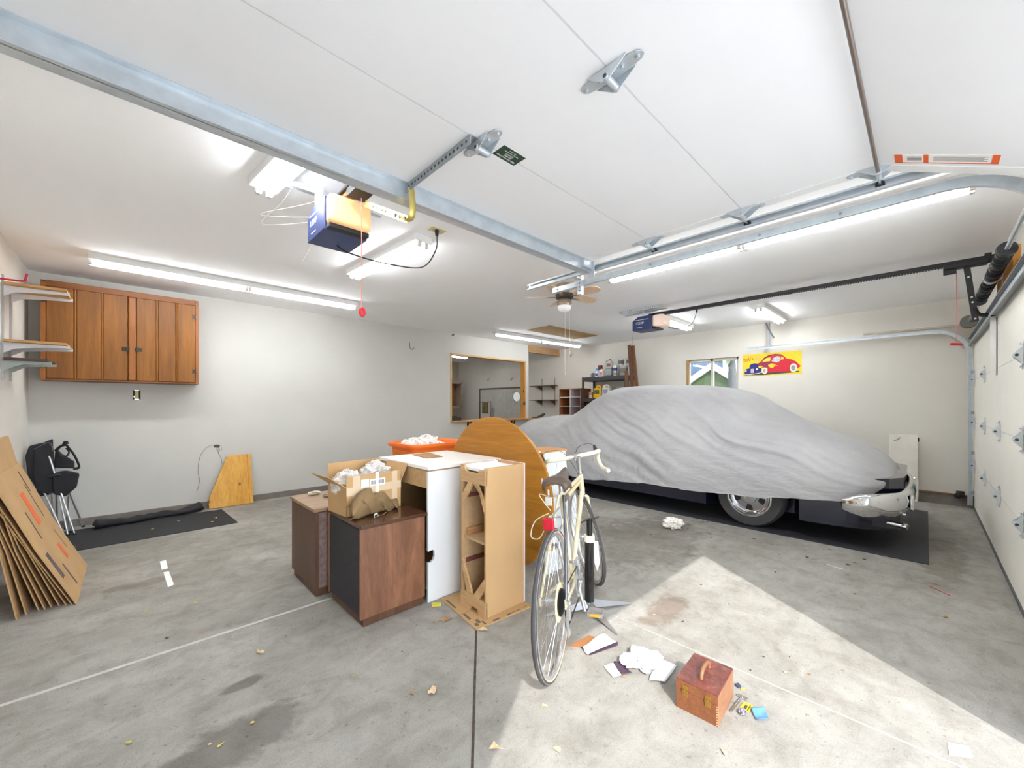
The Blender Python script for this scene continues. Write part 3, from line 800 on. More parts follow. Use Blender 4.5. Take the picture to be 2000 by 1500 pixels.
ou = thing('wall_outlet', 'uncovered electrical outlet below the wooden wall cabinet', 'outlet', (.069, YB, 1.41))
MB().bx(-.032, .032, -.003, 0, -.055, .055).build('box_gap', mat('outlet_gap', (54, 48, 44), .8), ou)
MB().bx(-.016, .016, -.014, -.002, -.045, .045).cyl((0, -.02, .02), (0, -.012, .02), .014).cyl((0, -.02, -.02), (0, -.012, -.02), .014).build('receptacle', mat('ivory_receptacle', (212, 202, 140), .5), ou, bevel=.002)
MB().bx(-.02, .02, -.008, -.003, .045, .056).bx(-.02, .02, -.008, -.003, -.056, -.045).bx(-.026, -.018, -.01, -.003, -.03, -.01).build('yoke', ALU, ou)
tag(MB().tube(spl([(3.565, YB, 2.395), (3.56, YB - .015, 2.34), (3.562, YB - .03, 2.285), (3.59, YB - .05, 2.265), (3.62, YB - .06, 2.3)], 6), .006, 8).build('wall_hook', mat('brown_wire', (130, 104, 100), .5), smooth=60), 'bent brown hook screwed into the bare back wall', 'hook')
tag(MB().box((4.49, YB - .008, 2.635), (.05, .016, .03), ry=R(-30)).build('wall_clip', mat('slate_clip', (70, 84, 92), .6), bevel=.004), 'small slate-grey clip on the back wall just under the ceiling', 'clip')
wz = thing('loose_wire', 'thin loose wire sprouting from a hole in the back wall', 'wire', (.81, YB, .765))
mb = MB()
mb.tube(spl([(.02, -.004, .0), (-.05, -.02, .02), (-.12, -.03, -.03), (-.17, -.03, -.13), (-.185, -.02, -.3), (-.17, -.015, -.42), (-.2, -.02, -.56)], 8), .002, 5)
mb.tube(spl([(0, -.004, 0), (.03, -.03, -.03), (.02, -.04, -.09), (.05, -.03, -.16), (.06, -.02, -.24)], 8), .002, 5)
mb.tube(spl([(.01, -.004, .0), (.04, -.05, .01), (.05, -.03, -.06), (.0, -.03, -.03), (.03, -.02, -.1)], 8), .0016, 5)
mb.build('wire_loop', mat('wire_grey', (92, 88, 84), .6), wz)
MB().prism([(-.02, -.015), (.03, -.02), (.04, .012), (.0, .022), (-.03, .01)], .002, (0, 0, 0), (1, 0, 0), (0, 0, 1)).build('wall_hole', mat('hole_shadow', (92, 86, 80), .9), wz)

# flattened boxes leaning on the left wall
def sheet(k, label, prof, y0, y1, th=.006, skew=0):
    t = thing('flattened_box', label, 'cardboard', (0, 0, 0), group='flattened moving boxes leaning on the left wall')
    mb = MB()
    n = len(prof)
    vs = []
    for dx in (0, -th):
        for i, (x, z) in enumerate(prof):
            vs += [(x + dx, y0 + skew * z, z), (x + dx, y1 + skew * z, z)]
    fs = []
    for i in range(n - 1):
        a = 2 * i
        fs += [(a, a + 1, a + 3, a + 2), (2 * n + a, 2 * n + a + 2, 2 * n + a + 3, 2 * n + a + 1)]
        fs += [(a, a + 2, 2 * n + a + 2, 2 * n + a), (a + 1, 2 * n + a + 1, 2 * n + a + 3, a + 3)]
    fs += [(0, 2 * n, 2 * n + 1, 1), (2 * n - 2, 2 * n - 1, 4 * n - 1, 4 * n - 2)]
    mb.add(vs, fs)
    mb.build('board', CARD, t)
    return t
places = ['frontmost', 'second from the front', 'third from the front', 'fourth from the front', 'fifth from the front', 'sixth from the front', 'seventh from the front', 'eighth from the front', 'ninth, nearest the wall']
random.seed(11)
front = None
for k, (xb, ys) in enumerate(((-.240, 3.83), (-.262, 3.85), (-.288, 3.865), (-.318, 3.875), (-.352, 3.885), (-.378, 3.87), (-.404, 3.88), (-.452, 3.855), (-.482, 3.80))):
    if k == 0:
        prof = [(xb, 0), (-.410, .388), (-.588, .86)]
    elif k < 4:
        prof = [(xb, 0), (-.415 - .012 * k, .36 + .01 * k), (-.592 - .012 * k, .84 - .03 * (k % 2))]
    else:
        prof = [(xb, 0), (-.48 - .02 * (k - 4) * .8, .40), (-.625 - .012 * (k - 4), .90 + (.17 if k == 5 else .04 * (k % 3)))]
        prof = [(max(x, XL + .012), z) for x, z in prof]
    s = sheet(k, places[k] + ' flattened cardboard box leaning on the left wall', prof, ys, 4.72 + random.uniform(-.03, .02) - (.03 if k else 0))
    if k == 0: front = s
ORG = mat('orange_print', (222, 104, 48), .8, var=.1, scale=30)
INK = mat('dark_print', (96, 84, 78), .85)
def onsheet(a, b, t0, t1, y0, y1, name, m, n=.0012):
    a, b = Vector((a[0], 0, a[1])), Vector((b[0], 0, b[1]))
    d = (b - a).normalized(); nn = Vector((-d.z, 0, d.x)) * -1
    p = a + d * t0 + nn * .0003; q = a + d * t1 + nn * .0003
    mb = MB(); vs = []
    for o in (Vector(), nn * n):
        vs += [p + o + Vector((0, y0, 0)), p + o + Vector((0, y1, 0)), q + o + Vector((0, y1, 0)), q + o + Vector((0, y0, 0))]
    mb.add(vs, [(0, 1, 2, 3), (4, 5, 6, 7), (0, 1, 5, 4), (1, 2, 6, 5), (2, 3, 7, 6), (3, 0, 4, 7)])
    return mb.build(name, m, front)
A, B, C_ = (-.240, 0), (-.410, .388), (-.588, .86)
onsheet(B, C_, .09, .33, 4.22, 4.32, 'printed_block', ORG)
onsheet(B, C_, .10, .36, 4.47, 4.485, 'printed_line', INK)
onsheet(B, C_, .02, .22, 4.08, 4.10, 'printed_line', INK)
onsheet(B, C_, .30, .46, 4.52, 4.54, 'printed_line', INK)
onsheet(A, B, .20, .32, 4.33, 4.40, 'printed_block', ORG)
onsheet(A, B, .17, .36, 3.93, 4.0, 'printed_block', INK)
onsheet(A, B, .05, .22, 4.12, 4.15, 'printed_line', INK)
onsheet(A, B, .24, .40, 4.5, 4.54, 'printed_line', mat('faint_print', (158, 128, 92), .85))

# folded camp chair
cc = thing('camp_chair', 'folded black camp chair with silver legs standing by the corner', 'folding chair', (0, 0, 0))
LEGS = [((-.562, 5.98, .793), (-.385, 5.877, .008)), ((-.525, 6.0, .60), (-.43, 5.877, .008)), ((-.598, 5.98, .46), (-.456, 5.882, .008)), ((-.446, 6.05, .45), (-.345, 6.20, .008)), ((-.56, 6.08, .6), (-.56, 6.2, .008)), ((-.484, 6.02, .5), (-.418, 6.02, .008)), ((-.44, 6.1, .4), (-.47, 6.22, .008)), ((-.525, 6.1, .42), (-.53, 6.22, .008))]
for a, b in LEGS:
    l = MB().cyl(a, b, .0085, n=10).build('leg', ALU, cc, smooth=40)
    MB().cyl((b[0], b[1], .02), (b[0], b[1], 0), .013, n=10).build('foot_cap', BLACK, l, smooth=40)
CLOTH = mat('black_polyester', (34, 34, 38), .8, var=.25, scale=12, bmp=.4, bscale=30)
EDGE = mat('grey_piping', (96, 96, 100), .7)
def flap(poly, y, d, tilt=0):
    mb = MB(); mb.prism(poly, d, (0, y, 0), (1, 0, 0), (0, tilt, 1)); o = mb.build('fabric_panel', CLOTH, cc, bevel=.012); return o
random.seed(3)
flap([(-.715, .80), (-.69, .90), (-.60, .925), (-.55, .90), (-.54, .72), (-.53, .42), (-.62, .40), (-.66, .52), (-.70, .62)], 6.06, .07)
flap([(-.66, .86), (-.565, .93), (-.535, .86), (-.53, .70), (-.50, .44), (-.57, .42), (-.64, .46), (-.66, .62)], 5.985, .05, .05)
flap([(-.64, .90), (-.555, .95), (-.55, .76), (-.60, .74)], 6.1, .03, .1)
flap([(-.535, .62), (-.45, .645), (-.355, .60), (-.375, .47), (-.45, .385), (-.53, .42)], 5.98, .035, -.05)
flap([(-.53, .86), (-.49, .80), (-.45, .76), (-.40, .71), (-.40, .64), (-.47, .65), (-.54, .66)], 6.04, .05, .1)
flap([(-.68, .70), (-.60, .76), (-.55, .60), (-.56, .40), (-.64, .42)], 5.95, .03, .2)
mb = MB(); mb.tube(spl([(-.52, 6.0, .84), (-.49, 5.98, .88), (-.455, 5.98, .895), (-.43, 5.97, .86), (-.40, 5.97, .80), (-.375, 5.97, .73), (-.362, 5.98, .66), (-.40, 5.99, .65)], 6), .018, 8, flat=.5)
mb.tube(spl([(-.47, 5.98, .885), (-.452, 5.96, .93), (-.44, 5.95, .905)], 6), .016, 8, flat=.5)
mb.tube(spl([(-.50, 5.98, .83), (-.48, 5.97, .79), (-.45, 5.97, .78), (-.43, 5.97, .82), (-.45, 5.97, .865)], 6), .013, 8, flat=.5)
mb.build('armrest_strap', CLOTH, cc, smooth=60)
for q in (spl([(-.66, 5.975, .865), (-.56, 5.97, .925), (-.535, 5.965, .84)], 5), spl([(-.545, 5.93, .6), (-.50, 5.93, .635), (-.44, 5.93, .64), (-.36, 5.935, .605)], 5), [(-.56, 5.94, .43), (-.51, 5.94, .435)]):
    MB().tube(q, .004, 5).build('piping', EDGE, cc)
mb = MB(); mb.tube([(-.555, 5.93, .60), (-.52, 5.915, .605), (-.485, 5.93, .61)], .018, 8); mb.build('slide_joint', BLACK, cc, smooth=60)

MATB = mat('black_rubber_mat', (44, 44, 46), .85, var=.12, scale=30, bmp=.35, bscale=140)
tag(MB().add([(-.70, 5.22, 0), (.868, 5.24, 0), (.83, 6.03, 0), (-.70, 6.1, 0), (-.70, 5.22, .006), (.868, 5.24, .006), (.83, 6.03, .006), (-.70, 6.1, .006)], [(0, 3, 2, 1), (4, 5, 6, 7), (0, 1, 5, 4), (1, 2, 6, 5), (2, 3, 7, 6), (3, 0, 4, 7)]).build('floor_mat', MATB), 'flat black rubber mat along the back wall under the camp chair', 'mat')
# limp chair bag
def bagf(i, j):
    u, v = i / 40, j / 12
    x = -.26 + u * .92
    cy = 5.99 + .14 * u + .02 * math.sin(u * 14)
    w = .055 + .035 * (abs(u - .5) * 2) ** 2 + .02 * noise.noise((u * 6, 3, 0))
    a = 2 * PI * v
    hh = .03 + .022 * (abs(u - .5) * 2) ** 3 + .014 * noise.noise((u * 9, v * 2, 1))
    if i in (0, 40): w *= .35; hh *= .4
    return (x + .012 * math.cos(a * 2), cy + w * math.cos(a) + .012 * noise.noise((u * 13, v * 4, 2)), .008 + hh + hh * math.sin(a))
mb = MB(); mb.grid(41, 13, bagf); tag(mb.build('chair_bag', CLOTH, smooth=180), 'limp long black chair bag lying on the rubber mat', 'bag')
yb = thing('pine_end_panel', 'slanted yellow pine board leaning on the back wall', 'board', (.955, 6.145, .006))
YP = wood('yellow_pine', (204, 142, 34), (232, 176, 66), 'Z', .4, knots=7, knotcol=(126, 78, 26))
mb = MB(); mb.prism([(-.235, 0), (.235, 0), (.225, .635), (-.035, .63), (-.24, .11)], -.019, (0, 0, 0), (1, 0, 0), (0, .19, 1)); mb.build('panel', YP, yb, bevel=.002)
mb = MB(); mb.prism([(.19, 0), (.205, 0), (.197, .635), (.182, .635)], .012, (0, 0, 0), (1, 0, 0), (0, .19, 1)); mb.build('batten', YP, yb)
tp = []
for k, (pts) in enumerate((((.187, 4.394), (.226, 4.402), (.226, 4.17), (.189, 4.165)), ((.195, 4.093), (.228, 4.088), (.237, 3.761), (.203, 3.738)))):  # bright sun spots on the floor, painted as thin white sheets
    mb = MB(); mb.prism(pts[::-1], .0008, (0, 0, .0004)); tag(mb.build('painted_sun_spot', mat('sun_spot_white', (250, 250, 248), .6)), ('shorter' if k == 0 else 'longer') + ' white strip painted as a sun spot on the open floor on the left', 'painted_light')

# ================================================================== CENTRE PILE
WAL = wood('walnut_veneer', (104, 66, 44), (148, 102, 74), 'Z', .45, scale=9, stretch=.16)
WALD = wood('dark_walnut', (80, 52, 36), (108, 74, 52), 'Z', .42)
WALX = wood('walnut_top', (70, 44, 30), (110, 72, 50), 'X', .25, coat=.3)
TOPL = wood('faded_top', (150, 120, 92), (170, 140, 110), 'X', .55)
GRD = mat('charcoal_grille_cloth', (50, 48, 50), .9, var=.2, scale=40, bmp=.4, bscale=200)
GRP = mat('mauve_grille_cloth', (122, 102, 96), .9, var=.28, scale=34, bmp=.3, bscale=120)
def speaker(label, loc, w, d, side, body, top, grille):
    t = thing('speaker_cabinet', label, 'speaker', loc, group='pair of walnut speaker cabinets')
    mb = MB()
    mb.bx(.008, w - .008, .008, d - .008, .05, .576)
    b = mb.build('cabinet', body, t, bevel=.003)
    MB().bx(.02, w - .02, .02, d - .02, 0, .05).build('plinth', WALD, t, bevel=.002)
    MB().bx(-.002, w + .002, -.004, d + .004, .576, .598).build('top', top, t, bevel=.002)
    if side == 'x':
        MB().bx(.002, .0085, .03, d - .03, .058, .568).build('grille', grille, t, bevel=.002)
        MB().bx(-.002, .009, .008, .028, .05, .576).build('edge_strip', body, t)
        MB().bx(-.002, .009, d - .028, d - .008, .05, .576).build('edge_strip', body, t)
    else:
        MB().bx(.03, w - .03, .002, .0085, .06, .568).build('grille', grille, t, bevel=.002)
        MB().bx(.008, .03, -.004, .009, .05, .576).build('edge_strip', body, t)
        MB().bx(w - .03, w - .008, -.004, .009, .05, .576).build('edge_strip', body, t)
    return t
speaker('walnut speaker cabinet with charcoal grille carrying the open carton', (.967, 2.255, 0), .433, .535, 'x', WAL, WALX, GRD)
speaker('walnut speaker cabinet with mauve grille and faded top, behind the other', (.893, 2.835, 0), .47, .54, 'y', WALD, TOPL, GRP)

# open carton with bubble wrap
cb_ = thing('open_carton', 'opened taped cardboard carton stuffed with bubble wrap on the front speaker', 'box', (.972, 2.488, .599), R(4))
OW, OD, OH = .385, .26, .25
mb = MB(); t_ = .004
mb.bx(0, OW, 0, t_, 0, OH).bx(0, OW, OD - t_, OD, 0, OH + .04).bx(0, t_, 0, OD, 0, OH * .72).bx(OW - t_, OW, 0, OD, 0, OH * .9).bx(0, OW, 0, OD, 0, .004)
mb.build('walls', CARD, cb_)
fl = MB(); fl.prism([(0, 0), (OD, 0), (OD, .13), (0, .13)], .004, (0, 0, OH * .72), (0, 1, 0), (-.85, .0, .62)); fl.build('flap', CARD, cb_)
fl = MB(); fl.prism([(0, 0), (OD, 0), (OD, .12), (0, .12)], .004, (OW, 0, OH * .72), (0, 1, 0), (.45, .0, .9)); fl.build('flap', CARD, cb_)
fl = MB(); fl.prism([(0, 0), (OW * .98, 0), (OW * .98, .06), (0, .06)], .004, (0, OD, OH), (1, 0, 0), (-.05, .1, 1)); fl.build('flap', CARD, cb_)
TAPE = mat('packing_tape', (214, 190, 158), .25, var=.04)
TAPEW = mat('white_tape', (238, 230, 216), .4)
MB().bx(0, OW, -.001, 0, OH * .52, OH * .72).bx(.04, .09, -.0014, 0, OH * .35, OH).bx(.315, .355, -.0014, 0, OH * .2, OH).build('packing_tape', TAPE, cb_)
MB().bx(.195, .22, -.002, 0, OH * .42, OH + .008).build('white_tape', TAPEW, cb_)
MB().bx(.095, .15, -.0018, 0, OH * .66, OH * .88).bx(.155, .265, -.0016, 0, OH * .68, OH * .86).build('shipping_label', PAPER, cb_)
mb = MB()
for k in range(16):
    if abs(k - 7) > 1: mb.bx(.165 + k * .0058, .165 + k * .0058 + .0028, -.0022, -.0016, OH * .72, OH * .82)
mb.build('barcode', mat('barcode_ink', (92, 92, 104), .7), cb_)
def crumple(name, m, parent, loc, size, seed, n=26, rough=.32, freq=2.6, label=None, flatz=1):
    random.seed(seed)
    mb = MB(); off = Vector((seed * 3.1, seed * 1.7, 0))
    def fn(i, j):
        a = 2 * PI * i / n; b = PI * (j / (n - 1)) - PI / 2
        d = Vector((math.cos(a) * math.cos(b), math.sin(a) * math.cos(b), math.sin(b)))
        q = 1 + rough * noise.noise(d * freq + off) + rough * .55 * abs(noise.noise(d * freq * 2.6 + off)) + rough * .3 * noise.noise(d * freq * 6 + off)
        p = Vector((d.x * size[0], d.y * size[1], d.z * size[2])) * q
        return (loc[0] + p.x, loc[1] + p.y, max(loc[2] + p.z, loc[2] - size[2] * .98))
    mb.grid(n, n, fn, wrapu=True)
    return mb.build(name, m, parent, label=label)
bw, bnt, bb = base_mat('bubble_wrap')
vv = bnt.nodes.new('ShaderNodeTexVoronoi'); vv.inputs['Scale'].default_value = 90
bnt.links.new(coords(bnt), vv.inputs['Vector'])
bnt.links.new(ramp(bnt, vv.outputs['Distance'], [(.2, (226, 220, 216)), (.6, (204, 198, 192))]), bb.inputs['Base Color'])
bb.inputs['Roughness'].default_value = .42; bb.inputs['Transmission Weight'].default_value = .1
bump(bnt, bb, vv.outputs['Distance'], .3, .003)
bwt = thing('bubble_wrap', 'crumpled clear bubble wrap bulging out of the open carton', 'packing material', (.972, 2.488, .599), R(4))
crumple('wrap_fold', bw, bwt, (.275, .15, .22), (.10, .09, .075), 4, 36)
crumple('wrap_fold', bw, bwt, (.075, .14, .18), (.09, .10, .085), 7, 36)
crumple('wrap_fold', bw, bwt, (.17, .15, .16), (.09, .09, .07), 9, 30)
KRAFT = mat('kraft_paper', (128, 102, 68), .8, var=.14, scale=10, bmp=.3, bscale=40)
# brown paper bag slumped in front of the carton
def bag_f(i, j):
    u, v = i / 30, j / 18
    x = .965 + u * .345
    a = -PI / 2 + v * PI * 1.25
    hgt = (.05 + .10 * math.sin(PI * min(1, u * 1.1 + .05)) ** .8) * (1 + .25 * noise.noise((u * 3, v * 3, 5)))
    dep = .05 + .02 * noise.noise((u * 4, v * 2, 8))
    y = 2.425 + .085 * u - dep * math.cos(a) - .01
    z = .601 + hgt * (.5 + .5 * math.sin(min(a, PI / 2))) - (.05 * (v - .8) if v > .8 else 0)
    w = .014 * noise.noise((u * 9 + v * 4, v * 8, 3)) + .008 * math.sin(u * 20 + v * 9)
    return (x + w, min(y + w, 2.475 + .027 * u), max(z + w * (1 if v > .1 else 0), .6005))
mb = MB(); mb.grid(31, 19, bag_f); tag(mb.build('paper_bag', KRAFT, smooth=50, solid=.002), 'crushed brown paper bag slumped in front of the carton', 'bag')
tg = thing('paper_tag', 'small curled scrap of paper hanging by the crushed bag', 'scrap', (1.10, 2.36, .5985))
MB().tube(spl([(0, 0, .004), (.02, .0, .012), (.06, .02, .006), (.09, .04, .012)], 6), .006, 6, flat=.3).build('paper_curl', KRAFT, tg)
MB().tube(spl([(-.01, -.01, .004), (-.012, -.012, .022), (.004, -.015, .03), (.012, -.01, .012)], 6), .007, 6, flat=.25).build('white_curl', PAPER, tg)
for k, (x, y, s, c, l) in enumerate(((1.04, 3.30, .03, (206, 196, 176), 'pale crumpled scrap at the far edge of the faded speaker top'), (1.10, 3.16, .028, (150, 140, 128), 'grey crumpled scrap on the faded speaker top beside the carton'))):
    tag(crumple('paper_scrap', mat('scrap_%d' % k, c, .8, var=.3, scale=30), None, (x, y, .598 + s * .45), (s * 1.5, s, s * .45), 20 + k, 16), l, 'scrap')

# big white cabinet
MELW = mat('white_melamine', (218, 220, 223), .4, var=.02, scale=4)
PART = wood('particle_board', (170, 134, 88), (198, 164, 116), 'Z', .7, scale=40, stretch=.7)
HARD = mat('brown_hardboard', (140, 106, 66), .75, var=.1, scale=7)
cab = thing('white_cabinet', 'large white cabinet turned with its raw open back to the left', 'cabinet', (1.416, 2.262, 0))
QW, QD, QH = .635, .70, .89
mb = MB(); mb.prism([(0, 0), (QW, 0), (QW, QH - .032), (0, QH - .032), (0, .335), (.035, .34), (.048, .325), (.05, .295), (.04, .27), (.02, .258), (0, .262)], -.018, (0, 0, 0), (1, 0, 0), (0, 0, 1))
mb.build('side_panel', MELW, cab)
MB().bx(0, QW, QD - .018, QD, 0, QH - .032).build('side_panel', MELW, cab)
MB().bx(.02, QW - .02, QD - .021, QD - .018, .08, QH - .032).build('inner_lining', HARD, cab)
MB().bx(QW - .018, QW, .018, QD - .018, .05, QH - .032).build('back_panel', HARD, cab)
MB().bx(-.004, QW + .004, -.004, QD + .004, QH - .022, QH).build('top', mat('white_worktop', (234, 228, 222), .45, var=.03), cab, bevel=.002)
MB().bx(.0, QW, .0, QD, QH - .032, QH - .022).build('top_edge', wood('raw_particle_edge', (140, 116, 96), (176, 150, 124), 'X', .8, scale=40, stretch=.6), cab)
MB().bx(.0, .018, .018, QD - .018, QH - .145, QH - .032).build('top_rail', PART, cab)
MB().bx(.02, QW - .02, .018, QD - .018, .06, .078).build('bottom_panel', PART, cab)
tag(MB().add([(1.626, 2.624, .891), (1.765, 2.612, .891), (1.828, 2.905, .891), (1.655, 2.895, .891), (1.626, 2.624, .895), (1.765, 2.612, .895), (1.828, 2.905, .895), (1.655, 2.895, .895)], [(0, 3, 2, 1), (4, 5, 6, 7), (0, 1, 5, 4), (1, 2, 6, 5), (2, 3, 7, 6), (3, 0, 4, 7)]).build('hardboard_piece', wood('hardboard_sheet', (158, 116, 72), (176, 134, 88), 'X', .7)), 'small brown hardboard piece lying on top of the white cabinet', 'board')
# drawer unit on a flattened carton
fc = thing('flattened_carton', 'printed flattened carton spread on the floor under the drawer unit', 'cardboard', (0, 0, 0))
mb = MB(); P4 = [(1.440, 1.79), (1.862, 1.752), (1.96, 2.20), (1.50, 2.245)]
mb.prism(P4, .006, (0, 0, .001)); mb.build('sheet', CARD, fc)
mb = MB()
def bil(u, v):
    a = Vector(P4[0]).lerp(Vector(P4[1]), u); b = Vector(P4[3]).lerp(Vector(P4[2]), u)
    p = a.lerp(b, v); return (p.x, p.y, .0073)
for u0, u1, v0, v1 in ((.03, .06, .62, .9), (.04, .08, .25, .42), (.10, .15, .1, .2), (.04, .09, .06, .13), (.16, .19, .03, .12), (.3, .42, .015, .05), (.62, .8, .03, .045), (.55, .62, .02, .05), (.85, .95, .05, .06)):
    mb.quad(bil(u0, v0), bil(u1, v0), bil(u1, v1), bil(u0, v1))
mb.build('printing', mat('carton_ink', (106, 92, 82), .85), fc)
mb = MB(); mb.quad(bil(0, .43), bil(1, .43), bil(1, .438), bil(0, .438)); mb.build('crease', CARDE, fc)
vn = thing('drawer_unit', 'narrow raw-backed vanity drawer unit standing on the flattened carton', 'cabinet', (1.545, 1.836, .008), R(-2))
VW, VD, VH = .322, .258, .905
BEI = mat('tan_hardboard_side', (186, 150, 106), .6, var=.035, scale=5)
INN = mat('inner_particle', (182, 150, 112), .75, var=.1, scale=30)
MB().bx(.004, VW - .02, 0, .014, 0, VH).build('side_panel', BEI, vn)
MB().bx(.004, VW - .02, VD - .014, VD, 0, VH).build('side_panel', BEI, vn)
MB().bx(VW - .02, VW - .002, -.003, VD + .003, 0, VH + .003).build('front_frame', wood('pinkish_frame', (190, 146, 112), (206, 166, 132), 'Z', .5), vn)
MB().bx(VW - .002, VW + .006, -.004, VD + .004, .005, VH + .004).build('front_face', MELW, vn, bevel=.002)
mb = MB(); mb.bx(.02, VW - .02, .014, VD - .014, VH - .03, VH - .014); mb.build('top_panel', WHITE, vn)
WPAINT = mat('white_paint_smear', (238, 236, 230), .6)
MB().bx(.02, VW - .02, .0142, .0165, VH - .03, VH - .0005).bx(.02, VW - .02, VD - .0165, VD - .0142, VH - .03, VH - .0005).build('paint_smear', WPAINT, vn)
BRC = wood('brace_pine', (186, 146, 98), (216, 180, 134), 'Y', .6)
mb = MB(); mb.prism([(.0, VH - .105), (VD, VH - .105), (VD, VH), (VD - .04, VH), (VD - .05, VH - .03), (VD - .075, VH - .04), (.08, VH - .04), (.06, VH - .018), (0, VH - .01)], .016, (.0, 0, 0), (0, 1, 0), (0, 0, 1)); mb.build('top_rail', BRC, vn)
mb = MB(); mb.prism([(0, 0), (.07, 0), (.085, .03), (.15, .03), (.165, 0), (VD, 0), (VD, .095), (0, .095)], .016, (0, 0, 0), (0, 1, 0), (0, 0, 1)); mb.build('bottom_rail', BRC, vn)
mz = VD / 2
for poly in ([(mz, VH - .105), (mz - .045, VH - .105), (.014, VH - .27), (.014, VH - .20), (mz - .03, VH - .105)], [(mz, VH - .105), (mz + .05, VH - .105), (VD - .014, VH - .19), (VD - .014, VH - .26)], [(mz + .005, .095), (mz + .06, .095), (VD - .014, .24), (VD - .014, .30)], [(mz, .095), (mz - .06, .095), (.014, .165), (.014, .235)]):
    mb = MB(); mb.prism(poly, .015, (.001, 0, 0), (0, 1, 0), (0, 0, 1)); mb.build('corner_brace', BRC, vn)
MB().bx(.02, VW - .02, .014, VD - .014, .43, .446).build('shelf', INN, vn)
RUN = mat('dark_red_runner', (112, 62, 54), .5)
MB().bx(.03, VW - .03, VD - .03, VD - .014, .69, .712).build('drawer_runner', RUN, vn)
MB().bx(.03, VW - .03, VD - .03, VD - .014, .27, .295).build('drawer_runner', RUN, vn)
MB().bx(.03, VW - .03, VD - .035, VD - .014, .447, .49).build('cleat', wood('cleat_pine', (176, 128, 84), (200, 156, 110), 'X', .6), vn)
MB().bx(.02, VW - .02, .014, .016, .05, VH - .03).bx(.02, VW - .02, VD - .0155, VD - .014, .05, VH - .03).build('inner_lining', INN, vn)

# orange tote on a plain chest
tag(MB().bx(1.90, 2.48, 3.24, 3.70, 0, .50).build('storage_box', CARD, bevel=.004), 'plain closed carton under the orange tote, mostly hidden', 'box')
tt = thing('storage_tote', 'orange plastic storage tote heaped with crumpled paper', 'tote', (2.19, 3.47, .501))
OR_ = mat('orange_plastic', (240, 112, 20), .4, var=.04, scale=3)
def rrect(w, d, r, n=5):
    out = []
    for cx, cy, a0 in ((w / 2 - r, d / 2 - r, 0), (-w / 2 + r, d / 2 - r, 90), (-w / 2 + r, -d / 2 + r, 180), (w / 2 - r, -d / 2 + r, 270)):
        for k in range(n): out.append((cx + r * math.cos(R(a0 + 90 * k / (n - 1))), cy + r * math.sin(R(a0 + 90 * k / (n - 1)))))
    return out
def loft(mb, rings, caps=(True, True)):
    k = len(rings[0]); vs = [p for r_ in rings for p in r_]; fs = []
    for i in range(len(rings) - 1):
        for j in range(k): fs.append((i * k + j, i * k + (j + 1) % k, (i + 1) * k + (j + 1) % k, (i + 1) * k + j))
    if caps[0]: fs.append(tuple(range(k)))
    if caps[1]: fs.append(tuple(range((len(rings) - 1) * k, len(rings) * k)))
    return mb.add(vs, fs)
mb = MB()
prof = [(.58, .40, 0), (.64, .46, .38), (.64, .46, .392), (.69, .51, .392), (.70, .52, .41), (.69, .51, .428), (.655, .475, .428), (.63, .45, .41), (.57, .39, .015)]
loft(mb, [[(x, y, z) for x, y in rrect(w, d, .07)] for w, d, z in prof], (True, True))
mb.build('tub', OR_, tt, smooth=35)
MB().bx(-.29, -.13, -.243, -.22, .2, .36).bx(-.32, -.3, -.15, .15, .24, .36).build('panel_recess', mat('orange_recess', (222, 118, 18), .45), tt, bevel=.006)
mp, mpt, mpb = base_mat('newsprint')
vo = coords(mpt)
cc_ = ramp(mpt, tex_noise(mpt, vo, 38, 3, .7), [(.34, (150, 140, 146)), (.46, (226, 220, 214)), (.6, (236, 230, 222)), (.72, (206, 176, 172))])
mpt.links.new(cc_, mpb.inputs['Base Color']); mpb.inputs['Roughness'].default_value = .85
NEWS = mp
pp = thing('crumpled_newspaper', 'heap of crumpled newspaper in the orange tote', 'paper', (2.19, 3.47, .501))
for k, (x, y, z, s) in enumerate(((-.16, -.08, .36, .10), (-.06, -.02, .40, .11), (.02, -.10, .36, .09), (-.2, .05, .38, .09), (-.08, .1, .39, .1), (.1, -.12, .35, .08), (.12, .05, .32, .1))):
    crumple('paper_ball', NEWS, pp, (x, y, z), (s, s * .9, s * .75), 40 + k, 26, .45)

# round table top on edge
rt = thing('round_table_top', 'big round golden wooden table top standing on edge', 'table top', (2.139, 2.392, 0), 0)
DISC = wood('golden_oak_top', (154, 98, 20), (188, 128, 40), 'Y', .4, scale=10, stretch=.06)
az, ln = 3.1475, .0594
n_ = Vector((math.cos(az), math.sin(az), 0)); w_ = Vector((-n_.y, n_.x, 0))
up_ = Vector((n_.x * math.sin(ln), n_.y * math.sin(ln), math.cos(ln)))
nrm = w_.cross(up_)
if nrm.dot(n_) < 0: nrm = -nrm
c0 = up_ * .602
mb = MB(); vs = []
NS = 72
for off, rr in ((0, .592), (-.004, .6), (-.024, .6), (-.028, .592)):
    vs += [c0 + nrm * off + (w_ * math.cos(2 * PI * k / NS) + up_ * math.sin(2 * PI * k / NS)) * rr for k in range(NS)]
fs = [tuple(range(NS)), tuple(range(3 * NS, 4 * NS))]
for i in range(3):
    for j in range(NS): fs.append((i * NS + j, i * NS + (j + 1) % NS, (i + 1) * NS + (j + 1) % NS, (i + 1) * NS + j))
mb.add(vs, fs); mb.build('disc', DISC, rt, smooth=30)
q = c0 + nrm * .0005 + w_ * .60 * math.cos(R(163)) * .93 + up_ * .6 * math.sin(R(25)) * .93
q = c0 + nrm * .0004 - w_ * (-.52) + up_ * .16
mb = MB(); mb.prism([(-.006, -.02), (.006, -.02), (.006, .02), (-.006, .02)], .001, q, w_, up_); mb.build('sticker', PAPER, rt)
